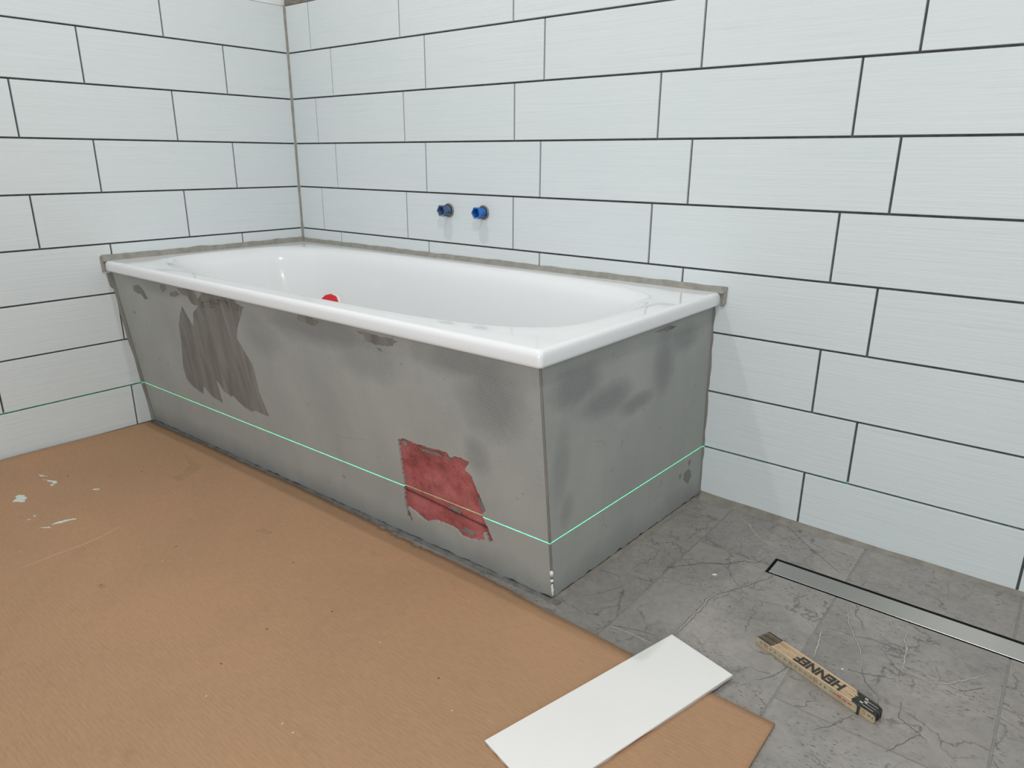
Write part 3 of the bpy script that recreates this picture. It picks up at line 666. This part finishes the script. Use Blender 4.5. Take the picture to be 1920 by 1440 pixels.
# dried white drip on the lower corner edge
bm = bmesh.new()
def edge_pt(z, d=0.0): return FS(1.68, z, 0) + Vector((0.6, -0.8, 0))*d
for za, zb, r in ((0.012, 0.042, 0.0028), (0.047, 0.053, 0.0038), (0.062, 0.076, 0.0042)):
    P = [edge_pt(za+(zb-za)*i/6, 0.0) + Vector((0.0006*math.sin(i*2+za*99), 0, 0)) for i in range(7)]
    tube(bm, P, [r*(0.35+0.65*math.sin(math.pi*(i+.5)/7)) for i in range(7)], 8)
obj('plaster_drip', bm, M['chip'], base, smooth=True)
# soft rounded mortar edge between the two faces
bm = bmesh.new(); P = [edge_pt(0.006+(ZB-0.008)*i/60, -0.0020+0.0006*mnoise.noise((0, 3, i*0.3))) for i in range(61)]
tube(bm, P, [0.0026+0.0006*mnoise.noise((7, 3, i*0.5)) for i in range(61)], 10)
obj('corner_edge', bm, M['smear'], base, smooth=True)

# ------------------------------------------------------------------ mortar bead between tub rim and tiles
bm = bmesh.new()
def bead(path, prof_fn):
    prev = None
    for i, (p, q) in enumerate(path):
        r = [bm.verts.new(v) for v in prof_fn(p, q, i)]
        if prev:
            for k in range(len(r)): bm.faces.new((prev[k], prev[(k+1) % len(r)], r[(k+1) % len(r)], r[k]))
        else: bm.faces.new(r[::-1])
        prev = r
    bm.faces.new(prev)
def nz(a, s): return mnoise.noise((a*s, 2.2, 0.7))
N_ = 150
bead([(1.706 - (1.706-0.001)*i/N_, 0) for i in range(N_+1)], lambda x, q, i: (
    (x, -0.0004, ZR-0.004), (x, -0.0004, ZR+0.0135+0.0022*nz(x, 23)), (x, -0.0022, ZR+0.0130+0.0022*nz(x, 23)), (x, -0.0075-0.0008*nz(x, 15), ZR+0.0045), (x, -0.0125-0.0010*nz(x, 11), ZR+0.0003), (x, -0.0125, ZR-0.002)))
bead([(-0.0005 - (0.7405)*i/N_, 0) for i in range(N_+1)], lambda y, q, i: (
    (0.0004, y, ZR-0.004), (0.0004, y, ZR+0.0165+0.003*nz(y, 25)), (0.0022, y, ZR+0.0160+0.003*nz(y, 25)), (0.007, y, ZR+0.006), (0.0115+0.001*nz(y, 13), y, ZR+0.0003), (0.0115, y, ZR-0.002)))
# the two ends of the bead wrap down beside the rim
bead([(ZR+0.014 - 0.048*i/16, 0) for i in range(17)], lambda z, q, i: (
    (TXB+0.0003, -0.0004, z), (TXB+0.0125+0.0012*nz(z, 90) - (0.004 if i > 14 else 0), -0.0004, z), (TXB+0.0120+0.0012*nz(z, 90) - (0.004 if i > 14 else 0), -0.004, z), (TXB+0.006, -0.0075, z), (TXB+0.0003, -0.0065, z)))
bead([(ZR+0.014 - 0.048*i/16, 0) for i in range(17)], lambda z, q, i: (
    (0.0004, TY0-0.0003, z), (0.0004, TY0-0.0085-0.001*nz(z, 80), z), (0.003, TY0-0.0080-0.001*nz(z, 80), z), (0.005, TY0-0.004, z), (0.005, TY0-0.0003, z)))
bmesh.ops.recalc_face_normals(bm, faces=bm.faces[:])
tag(obj('mortar_bead', bm, M['bead'], smooth=False), 'grey mortar bead sealing the bathtub rim against both tiled walls', 'sealing bead')
# mortar where the panels meet the walls
bm = bmesh.new(); prev = None
for i in range(61):
    z = 0.004 + (ZB-0.012)*i/60; p = FS(0, z, 0); w_ = 0.0085 + 0.0045*nz(z, 13) + (0.006 if z > 0.47 else 0)
    r = [bm.verts.new(v) for v in ((0.0004, p.y+0.004, z), (0.0004, p.y-w_, z), (0.0022, p.y-w_*0.9, z), (0.0060, p.y-0.0012, z), (0.011, p.y-0.0004, z), (0.011, p.y+0.004, z))]
    if prev:
        for k in range(6): bm.faces.new((prev[k], prev[(k+1) % 6], r[(k+1) % 6], r[k]))
    else: bm.faces.new(r[::-1])
    prev = r
bm.faces.new(prev); bmesh.ops.recalc_face_normals(bm, faces=bm.faces[:])
obj('wall_fillet', bm, M['smear'], base)
bm = bmesh.new(); prev = None
for i in range(61):
    z = 0.006 + (ZB-0.012)*i/60; t = z/ZB; x = EBR.x + (ETR.x-EBR.x)*t; w_ = 0.0042 + 0.003*nz(z, 31)
    r = [bm.verts.new(v) for v in ((x-0.003, -0.0004, z), (x+w_, -0.0004, z), (x+w_*0.8, -0.002, z), (x+0.0008, -0.006, z), (x-0.003, -0.006, z))]
    if prev:
        for k in range(5): bm.faces.new((prev[k], prev[(k+1) % 5], r[(k+1) % 5], r[k]))
    else: bm.faces.new(r[::-1])
    prev = r
bm.faces.new(prev); bmesh.ops.recalc_face_normals(bm, faces=bm.faces[:])
obj('wall_fillet', bm, M['smear'], base)
# low mortar fillet on the floor in front of the panel and beside it
bm = bmesh.new(); prev = None
for i in range(141):
    x = 0.006 + 1.672*i/140; p = FS(x, 0, 0); dd = 0.010 + 0.004*nz(x, 9) + 0.003*nz(x, 37)
    r = [bm.verts.new(v) for v in ((x, p.y+0.006, 0.0002), (x, p.y+0.002, 0.0035+0.0018*nz(x, 21)), (x, p.y-dd*0.5, 0.0022+0.001*nz(x, 33)), (x, p.y-dd, 0.0006), (x, p.y-dd, 0.0001))]
    if prev:
        for k in range(5): bm.faces.new((prev[k], prev[(k+1) % 5], r[(k+1) % 5], r[k]))
    else: bm.faces.new(r[::-1])
    prev = r
bm.faces.new(prev)
bmesh.ops.recalc_face_normals(bm, faces=bm.faces[:])
M['fillet'] = m_simple('dark_floor_mortar', (0.150, 0.150, 0.140), 0.8, var=0.3, vscale=45, bump=0.0015, bscale=110)
obj('floor_fillet', bm, M['fillet'], base)
bm = bmesh.new(); prev = None
for i in range(71):
    y = -0.640 + 0.636*i/70; p = ES(y, 0, 0); dd = 0.012 + 0.006*nz(y, 11); g_ = 0.0005 + 0.002*abs(nz(y, 17))
    r = [bm.verts.new(v) for v in ((p.x-0.006, y, 0.0002), (p.x-0.002, y, 0.0028+g_), (p.x+dd*0.5, y, 0.0018), (p.x+dd, y, 0.0005), (p.x+dd, y, 0.0001))]
    if prev:
        for k in range(5): bm.faces.new((prev[k], prev[(k+1) % 5], r[(k+1) % 5], r[k]))
    else: bm.faces.new(r[::-1])
    prev = r
bm.faces.new(prev); bmesh.ops.recalc_face_normals(bm, faces=bm.faces[:])
obj('floor_fillet', bm, M['sand'], base)

# ------------------------------------------------------------------ capped water pipes above the tub
def pipe_stub(x, z, plug, label, seed):
    t = thing('pipe_outlet', label, 'pipe', (x, 0, z), group='capped pipe outlets above the bathtub')
    def lathe(prof_, n_, hexn=False):
        b = bmesh.new(); rg = []
        for d, r in prof_: rg.append([b.verts.new((r*math.cos(2*math.pi*k/n_+0.3), -d, r*math.sin(2*math.pi*k/n_+0.3))) for k in range(n_)])
        for a_, b_ in zip(rg, rg[1:]):
            for k in range(n_): b.faces.new((a_[k], a_[(k+1) % n_], b_[(k+1) % n_], b_[k]))
        b.faces.new(rg[0]); b.faces.new(rg[-1])
        bmesh.ops.recalc_face_normals(b, faces=b.faces[:]); return b
    local('collar', lathe([(0.0004, 0.0215), (0.004, 0.0215), (0.0052, 0.0205), (0.0052, 0.0180), (0.003, 0.0170), (0.003, 0.012)], 40), M['brass'], t, False)
    local('plug_body', lathe([(0.003, 0.0150), (0.010, 0.0148), (0.017, 0.0125), (0.021, 0.0122), (0.023, 0.0122)], 32), M[plug], t, True)
    # hexagonal open head
    b = bmesh.new(); rg = []
    for d, r in ((0.0205, 0.0125), (0.0225, 0.0186), (0.0355, 0.0190), (0.0366, 0.0184), (0.0366, 0.0150), (0.036, 0.0146), (0.016, 0.0120)):
        rg.append([b.verts.new((r*math.cos(math.pi*k/3), -d, r*math.sin(math.pi*k/3))) for k in range(6)])
    for a_, b_ in zip(rg, rg[1:]):
        for k in range(6): b.faces.new((a_[k], a_[(k+1) % 6], b_[(k+1) % 6], b_[k]))
    b.faces.new(rg[0]); b.faces.new(rg[-1])
    bmesh.ops.recalc_face_normals(b, faces=b.faces[:])
    local('hex_head', b, M[plug], t)
    rnd = random.Random(seed); b = bmesh.new()
    for k in range(26 if plug == 'blue' else 16):
        a = rnd.uniform(math.pi*1.0, math.pi*1.75); d = rnd.choice((rnd.uniform(0.004, 0.02), 0.0362)); r = 0.0148 if d < 0.02 else 0.0150
        if d < 0.02: r = 0.0150-(d-0.004)*0.14
        m4 = Matrix.Translation((r*math.cos(a), -d, r*math.sin(a)))
        bmesh.ops.create_icosphere(b, subdivisions=1, radius=rnd.uniform(0.0008, 0.0019), matrix=m4)
    local('mortar_crumb', b, M['crumb'], t)['kind'] = 'stuff'
    return t
pipe_stub(0.781, 0.705, 'oldblue', 'left of two capped pipes in the tiled wall, dusty dark blue hexagon plug', 3)
pipe_stub(0.926, 0.705, 'blue', 'right of two capped pipes in the tiled wall, bright blue plug with crumbs', 5)

# ------------------------------------------------------------------ cardboard sheet
cb = thing('cardboard_sheet', 'large brown cardboard sheet covering the floor in front of the bathtub', 'cardboard', (1.0, -1.3, 0))
bpy.context.view_layer.update()
edge = [(0.006, -0.676), (0.335, -0.668), (0.581, -0.666), (0.83, -0.660), (0.99, -0.662), (1.167, -0.663), (1.245, -0.666), (1.298, -0.667), (1.466, -0.668), (1.513, -0.668), (1.584, -0.672), (1.616, -0.675), (1.679, -0.680), (1.789, -0.682), (1.874, -0.687), (2.134, -0.688)]
rnd = random.Random(11); top_ = []
for a, b in zip(edge, edge[1:]):
    m = max(1, int((b[0]-a[0])/0.009))
    for k in range(m):
        f = k/m; x = a[0]+(b[0]-a[0])*f
        j = rnd.uniform(-0.0016, 0.0010) if x < 1.68 else rnd.uniform(-0.0003, 0.0003)
        if 1.15 < x < 1.34 and rnd.random() < 0.3: j -= 0.005
        top_.append((x, a[1]+(b[1]-a[1])*f + j))
top_.append(edge[-1])
def ch(x, y):       # gentle lift and buckle along the left wall
    h = 0.0
    if y < -0.78: h += 0.010*math.exp(-((x-0.045)/0.045)**2)*min(1, (-0.78-y)/0.25)
    h += 0.0008*(mnoise.noise((x*3, y*3, 0))+0.6)
    return max(h, 0)
bm = bmesh.new()
XG = [0.006+0.0*i for i in range(1)]
xs = [p[0] for p in top_]; top_y = [p[1] for p in top_]
rows = 26; grid_t = []; grid_b = []
for x, yt in top_:
    yb = -2.6; ct, cb_ = [], []
    for j in range(rows+1):
        f = (j/rows)**1.5; y = yt + (yb-yt)*f
        xx = x
        if x > 2.0: xx = x + (-0.004)*f
        hgt = ch(xx, y)
        ct.append(bm.verts.new((xx, y, 0.0048+hgt))); cb_.append(bm.verts.new((xx, y, 0.0012+hgt)))
    grid_t.append(ct); grid_b.append(cb_)
for i in range(len(xs)-1):
    for j in range(rows):
        bm.faces.new((grid_t[i][j], grid_t[i][j+1], grid_t[i+1][j+1], grid_t[i+1][j]))
        bm.faces.new((grid_b[i][j], grid_b[i+1][j], grid_b[i+1][j+1], grid_b[i][j+1]))
def side(a, b):
    for k in range(len(a)-1):
        f = bm.faces.new((a[k], a[k+1], b[k+1], b[k])); f.material_index = 1
side(grid_t[0], grid_b[0]); side(grid_t[-1], grid_b[-1])
side([c[0] for c in grid_t], [c[0] for c in grid_b]); side([c[-1] for c in grid_t], [c[-1] for c in grid_b])
bmesh.ops.recalc_face_normals(bm, faces=bm.faces[:])
obj('board', bm, [M['card'], M['cardedge']], cb, smooth=False)
brd = bpy.data.objects['board']; bpy.context.view_layer.update()
for f in bpy.data.objects['board'].data.polygons: f.use_smooth = (f.material_index == 0)
# second ply peeking out under the right edge
bm = bmesh.new(); box(bm, (1.95, -2.55, 0.0002), (2.1310, -0.6905, 0.0011)); obj('lower_ply', bm, M['cardedge'], cb)
SP = [([(0.295,-1.160),(0.306,-1.150),(0.318,-1.152),(0.330,-1.150),(0.339,-1.158),(0.352,-1.163),(0.346,-1.170),(0.338,-1.172),(0.330,-1.182),(0.318,-1.178),(0.312,-1.170),(0.300,-1.169)], 0),
      ([(0.236,-1.085),(0.262,-1.070),(0.285,-1.062),(0.296,-1.067),(0.289,-1.074),(0.276,-1.072),(0.262,-1.078),(0.252,-1.076)], 1),
      ([(0.288,-1.078),(0.300,-1.074),(0.302,-1.082),(0.292,-1.084)], 2),
      ([(0.535,-1.145),(0.541,-1.130),(0.549,-1.115),(0.553,-1.118),(0.547,-1.133),(0.545,-1.150),(0.538,-1.166),(0.533,-1.160)], 3),
      ([(0.548,-1.172),(0.553,-1.176),(0.530,-1.190)], 4), ([(0.410,-1.016),(0.421,-1.006),(0.424,-1.012),(0.413,-1.022)], 5),
      ([(0.195,-1.078),(0.225,-1.066),(0.213,-1.078)], 6), ([(0.452,-1.176),(0.458,-1.172),(0.456,-1.180)], 7), ([(0.462,-1.192),(0.468,-1.188),(0.466,-1.196)], 8)]
for pl, sd in SP:
    bm = bmesh.new(); slab(bm, rough(pl, 0.0012, 0.004, sd+60), lambda x, y: (x, y, 0.0056+ch(x, y)), lambda x, y: (x, y, 0.0042+ch(x, y)))
    obj('paint_splash', bm, M['splash'], brd)

# scuffs, stains and flecks on the cardboard
M['scuff'] = m_simple('pale_scuff', (0.50, 0.36, 0.26), 0.8); M['stain'] = m_simple('brown_stain', (0.315, 0.192, 0.108), 0.8, var=0.1, vscale=60); M['fleck'] = m_simple('dark_fleck', (0.07, 0.045, 0.03), 0.8)
CD = {'scr': [(0.697, -1.282), (0.695, -1.219), (0.696, -1.152), (0.688, -1.102), (0.672, -1.062)], 'scr2': [(1.487, -0.593), (1.587, -0.607)], 'dark': [(1.645, -0.954), (0.87, -1.025), (1.348, -0.952), (1.297, -1.065), (1.32, -1.171), (1.137, -0.894), (0.901, -1.201), (0.394, -0.884), (0.267, -1.03)], 'white': [(0.619, -1.26), (0.807, -1.08), (0.906, -1.075), (1.374, -1.229), (1.525, -1.185), (1.554, -1.185), (1.494, -0.954), (0.455, -0.898), (1.715, -0.994), (1.136, -0.766)], 'stain': [(0.499, -0.852), (0.537, -0.848), (0.53, -0.822), (0.505, -0.774), (0.484, -0.753), (0.454, -0.758), (0.361, -0.742), (0.456, -0.775), (0.502, -0.823)], 'stain2': [(0.946, -0.867), (0.95, -0.848), (0.983, -0.847), (0.982, -0.861)], 'stain3': [(0.893, -1.208), (0.897, -1.197), (0.912, -1.197), (0.912, -1.207)]}
for key, wd in (('scr', 0.0022), ('scr2', 0.0016)):
    bm = bmesh.new(); pts = CD[key]; L_ = []; Rr = []
    for i, p in enumerate(pts):
        a = Vector(pts[max(i-1, 0)]); b = Vector(pts[min(i+1, len(pts)-1)]); t = (b-a).normalized(); w_ = wd*(0.25+0.75*math.sin(math.pi*(i+0.5)/len(pts)))/2
        L_.append((p[0]-t.y*w_, p[1]+t.x*w_)); Rr.append((p[0]+t.y*w_, p[1]-t.x*w_))
    slab(bm, L_ + Rr[::-1], lambda x, y: (x, y, 0.00525+ch(x, y)), lambda x, y: (x, y, 0.0042+ch(x, y))); obj('scuff_mark', bm, M['scuff'], brd)
for k_, (key, mt) in enumerate((('stain', 'stain'), ('stain2', 'stain'), ('stain3', 'stain'))):
    bm = bmesh.new(); slab(bm, rough(CD[key], 0.0015, 0.006, 90+k_), lambda x, y: (x, y, 0.0052+ch(x, y)), lambda x, y: (x, y, 0.0042+ch(x, y))); obj('stain', bm, M[mt], brd)
for key, nm, mt, r0 in (('dark', 'dark_fleck', 'fleck', 0.0022), ('white', 'white_fleck', 'splash', 0.0018)):
    for k_, (fx, fy) in enumerate(CD[key]):
        rr = random.Random(k_*7+len(key)); an = rr.uniform(0, 3.1); bm = bmesh.new(); pl = []
        for q in range(8):
            a = q*math.pi/4; u, v = r0*math.cos(a)*rr.uniform(.7, 1.3), 0.5*r0*math.sin(a)*rr.uniform(.6, 1.3)
            pl.append((fx+u*math.cos(an)-v*math.sin(an), fy+u*math.sin(an)+v*math.cos(an)))
        slab(bm, pl, lambda x, y: (x, y, 0.0055+ch(x, y)), lambda x, y: (x, y, 0.0044+ch(x, y))); obj(nm, bm, M[mt], brd)

# ------------------------------------------------------------------ loose wall tile
ct = thing('loose_wall_tile', 'loose white wall tile lying across the cardboard edge and stone floor', 'tile', (1.86, -0.81, 0.006), 0)
C0, C1, C2 = Vector((1.908, -0.599)), Vector((2.040, -0.6325)), Vector((1.802, -1.013))
C3 = C1 + (C2-C0)*1.0
bm = bmesh.new(); lay = bm.verts.layers.float.new('rnd')
def tz(p, top=True):     # rests on the cardboard edge
    return 0.0060 + (0.0072 if top else 0.0)
def strip(a, b, n, jag, sd):
    r = random.Random(sd); return [a.lerp(b, i/n) + Vector((r.uniform(-jag, jag), r.uniform(-jag, jag))) for i in range(n)]
outl_t = strip(C0, C2, 20, 0.0, 1) + strip(C2, C3, 10, 0.0, 2) + strip(C3, C1, 20, 0.0, 3) + strip(C1, C0, 10, 0.0, 4)
inward = (C0+C3)/2
outl_b = []
rj = random.Random(5)
for i, p in enumerate(outl_t):
    d = (inward-p).normalized(); outl_b.append(p + d*(rj.uniform(0.0, 0.003)))
vt = [bm.verts.new((p.x + (inward-p).normalized().x*0.0006, p.y + (inward-p).normalized().y*0.0006, tz(p))) for p in outl_t]
vm = [bm.verts.new((p.x, p.y, tz(p)-0.0007)) for p in outl_t]
vl = [bm.verts.new((p.x, p.y, tz(p)-0.0022)) for p in outl_t]
vb = [bm.verts.new((p.x, p.y, tz(p, False))) for p in outl_b]
for q in vt+vm+vl+vb: q[lay] = 0.3
N_ = len(vt); bm.faces.new(vt)
for a, b, mi in ((vt, vm, 0), (vm, vl, 0), (vl, vb, 1)):
    for k in range(N_): bm.faces.new((a[k], b[k], b[(k+1) % N_], a[(k+1) % N_])).material_index = mi
bm.faces.new(vb[::-1]).material_index = 1
bmesh.ops.recalc_face_normals(bm, faces=bm.faces[:])
for v_ in bm.verts: v_.co -= Vector((1.86, -0.81, 0.006))
gz = bmesh.new()
o = local('glazed_body', bm, [M['ctile'], M['body']], ct)

# ------------------------------------------------------------------ folding ruler
RA, RB = Vector((2.034, -0.508)), Vector((2.256, -0.588))
rdir = (RB-RA).normalized(); rz = math.atan2(rdir.y, rdir.x); RL = (RB-RA).length
ru = thing('folding_ruler', 'closed wooden folding ruler with black tips and lettering, lying on the stone floor', 'ruler', (RA.x, RA.y, 0.0), rz)
# local frame: x from the 20 end to the 0 end, y away from the camera, z up
HW, PIT_ = 0.0160, 0.00335
def lath(i, x0, x1, bx0, bx1):
    b = bmesh.new(); y0 = i*PIT_; y1 = y0+0.0029; z0, z1 = 0.0006, 0.0006+HW-(0.0004*(i % 3))
    xsx = [x0, x0+bx0, x1-bx1, x1]
    for k in range(3):
        if xsx[k+1]-xsx[k] < 1e-4: continue
        # round the two ends of the lath in side view
        def prof2(xa, xb, ra, rb):
            pts = []
            if ra: pts += [(xa+0.006*(1-math.sin(t)), z0+ (HW*0.5)*(1-math.cos(t)) if False else z0) for t in (0,)]
            return pts
        fs = box(b, (xsx[k], y0, z0), (xsx[k+1], y1, z1), mi=1 if k != 1 else 0)
    return b
ends = [(0.000, 0.2065), (0.000, RL), (0.0015, RL-0.001), (0.0005, RL-0.002), (0.002, RL-0.0005), (0.001, RL-0.0015), (0.0025, RL-0.001), (0.0015, RL-0.003), (0.002, RL-0.004), (0.001, 0.226)]
for i, (x0, x1) in enumerate(ends):
    b = bmesh.new(); y0 = i*PIT_; y1 = y0+(0.0024 if i else 0.0026); zt = 0.0006+HW-0.0003*((i*7) % 4); z0 = 0.0006
    R_ = 0.0045                                          # rounded ends seen from the side
    cuts = [x0, x0+0.034+0.0015*((i*3) % 3), (x1-0.042-0.001*(i % 3)) if i else x1-0.012, x1]
    def colx(x):
        e0, e1 = x-x0, x1-x; m = min(e0, e1)
        dz = R_ - math.sqrt(max(0, R_*R_-(R_-min(m, R_))**2)); return z0+dz, zt-dz
    xs_ = sorted(set([x0+R_*f for f in (0, .08, .25, .5, 1)] + [x1-R_*f for f in (0, .08, .25, .5, 1)] + cuts[1:3]))
    pr_ = None
    for x in xs_:
        a, c = colx(x); r = [b.verts.new(p) for p in ((x, y0, a), (x, y1, a), (x, y1, c), (x, y0, c))]
        if pr_:
            xm = (x+pr_[0].co.x)/2; bk = xm < cuts[1] or xm > cuts[2]
            for k in range(4):
                f = b.faces.new((pr_[k], pr_[(k+1) % 4], r[(k+1) % 4], r[k]))
                f.material_index = 1 if (bk and k == 2) else (2 if k == 3 and i < 2 else (1 if bk and x > RL-0.02 and i > 1 else 0))
        else: b.faces.new(r[::-1]).material_index = 1 if i > 1 else 0
        pr_ = r
    b.faces.new(pr_).material_index = 1
    bmesh.ops.recalc_face_normals(b, faces=b.faces[:])
    lb = local('lath', b, [M['lath'], M['black'], M['face']], ru)
# spring hinges of bright metal near the 0 end
HG = []
for i, x in enumerate((0.205, 0.209, 0.206)):
    b = bmesh.new(); y = 0.0125+i*0.0067
    box(b, (x-0.003+0.0, y-0.0022, HW-0.003), (x+0.003, y+0.0018, HW+0.0012), bev=0.0006); HG.append(local('hinge', b, M['polished'], ru))
for i, y in enumerate((0.0095, 0.0162, 0.0229)):
    b = bmesh.new(); tube(b, [(0.209, y, HW+0.0004), (RL-0.008, y, HW+0.0004)], 0.0006, 8); local('hinge_bar', b, M['polished'], HG[i])
b = bmesh.new(); box(b, (0.2065, -0.0012, 0.0006), (0.2095, 0.0030, HW+0.0008), bev=0.0005); local('end_clip', b, M['black'], ru)
def text(body, size, mat, M4, name, extr=0.00008, off=0.0):
    c = bpy.data.curves.new(name, 'FONT'); c.body = body; c.size = size; c.align_x = 'CENTER'; c.align_y = 'CENTER'; c.extrude = extr
    c.materials.append(mat); o = bpy.data.objects.new(name, c); COL.objects.link(o); COL.objects.unlink(o)
    o.data.offset = off
    COL.objects.link(o); bpy.context.view_layer.update()
    me = bpy.data.meshes.new_from_object(o.evaluated_get(bpy.context.evaluated_depsgraph_get()))
    COL.objects.unlink(o); me.name = name; q = bpy.data.objects.new(name, me); COL.objects.link(q)
    q.parent = ru; q.matrix_local = M4; return q
# brand lettering printed across the tops of the laths, read from the far side
c = text('HENNEF', 0.0285, M['inkblk'], Matrix.Translation((0.124, 0.0160, HW+0.00075)) @ Matrix.Rotation(math.pi, 4, 'Z') @ Matrix.Diagonal((0.86, 1.0, 1, 1)), 'lettering', off=0.0011)
# scale figures on the front face, upside down as in the photograph
FM = Matrix(((-1, 0, 0, 0), (0, 0, -1, 0), (0, -1, 0, 0), (0, 0, 0, 1)))
for s, x, mt, sz in (('21', 0.012, 'inkblk', .0062), ('20', 0.024, 'inkred', .0100), ('19', 0.035, 'inkblk', .0055), ('18', 0.0445, 'inkblk', .0050), ('17', 0.055, 'inkblk', .0060), ('16', 0.066, 'inkblk', .0055), ('15', 0.0775, 'inkblk', .0080),
                  ('14', 0.0885, 'inkblk', .0055), ('13', 0.0985, 'inkblk', .0060), ('12', 0.109, 'inkblk', .0058), ('11', 0.119, 'inkblk', .0058), ('10', 0.1285, 'inkred', .0098), ('9', 0.139, 'inkblk', .0068), ('7', 0.158, 'inkblk', .0050),
                  ('0', 0.2165, 'inkred', .0098), ('41', 0.2245, 'inkblk', .0060), ('4', 0.2315, 'inkblk', .0050)):
    text(s, sz, M[mt], Matrix.Translation((x, -0.00012 if x < 0.21 else PIT_-0.00012, 0.0095)) @ FM, 'figure')
# small red imprint line
for x, sz, mt in ((0.1655, .0030, 'inkred'), (0.1735, .0046, 'inkred'), (0.184, .0036, 'inkred'), (0.193, .0036, 'inkred')):
    b = bmesh.new()
    for k in range(4): box(b, (x-0.0034+k*0.0018, -0.00015, 0.0080), (x-0.0034+k*0.0018+0.0012, 0.0, 0.0080+sz*(0.8+0.2*(k % 2))))
    local('imprint', b, M[mt], ru)
b = bmesh.new()
for k in range(3): box(b, (0.1455+k*0.0014, -0.00015, 0.006+0.001*k), (0.1465+k*0.0014, 0, 0.0115-0.001*k))
local('imprint', b, M['inkgrn'], ru)
# centimetre ticks
b = bmesh.new()
for k in range(100):
    x = 0.004+k*0.002
    box(b, (x-0.00012, -0.00012, 0.0008), (x+0.00012, 0, 0.0008+(0.0026 if k % 5 == 0 else 0.0014)))
local('tick_marks', b, M['inkblk'], ru)

# ------------------------------------------------------------------ plaster chips on the floor
for i, (x, y, s, lb) in enumerate(((1.880, -0.339, 0.0050, 'tiny white plaster chip on the stone floor left of the drain end'), (2.181, -0.480, 0.0028, 'tiny white plaster chip just behind the folding ruler'),
                     (1.857, -0.075, 0.0016, 'white speck of plaster on the floor near the foot of the tiled wall'))):
    b = bmesh.new(); r = random.Random(i)
    pl = [(s*math.cos(a)*(0.5+r.random()*0.7), 0.55*s*math.sin(a)*(0.5+r.random()*0.7)) for a in [2*math.pi*k/9 for k in range(9)]]
    slab(b, pl, lambda u, v: (u, v, s*0.35), lambda u, v: (u, v, 0.0))
    o = obj('plaster_chip', b, M['chip']); o.location = (x, y, 0.0002); o.rotation_euler = (0, 0, 0.7); tag(o, lb, 'chip', 'plaster chips on the stone floor')
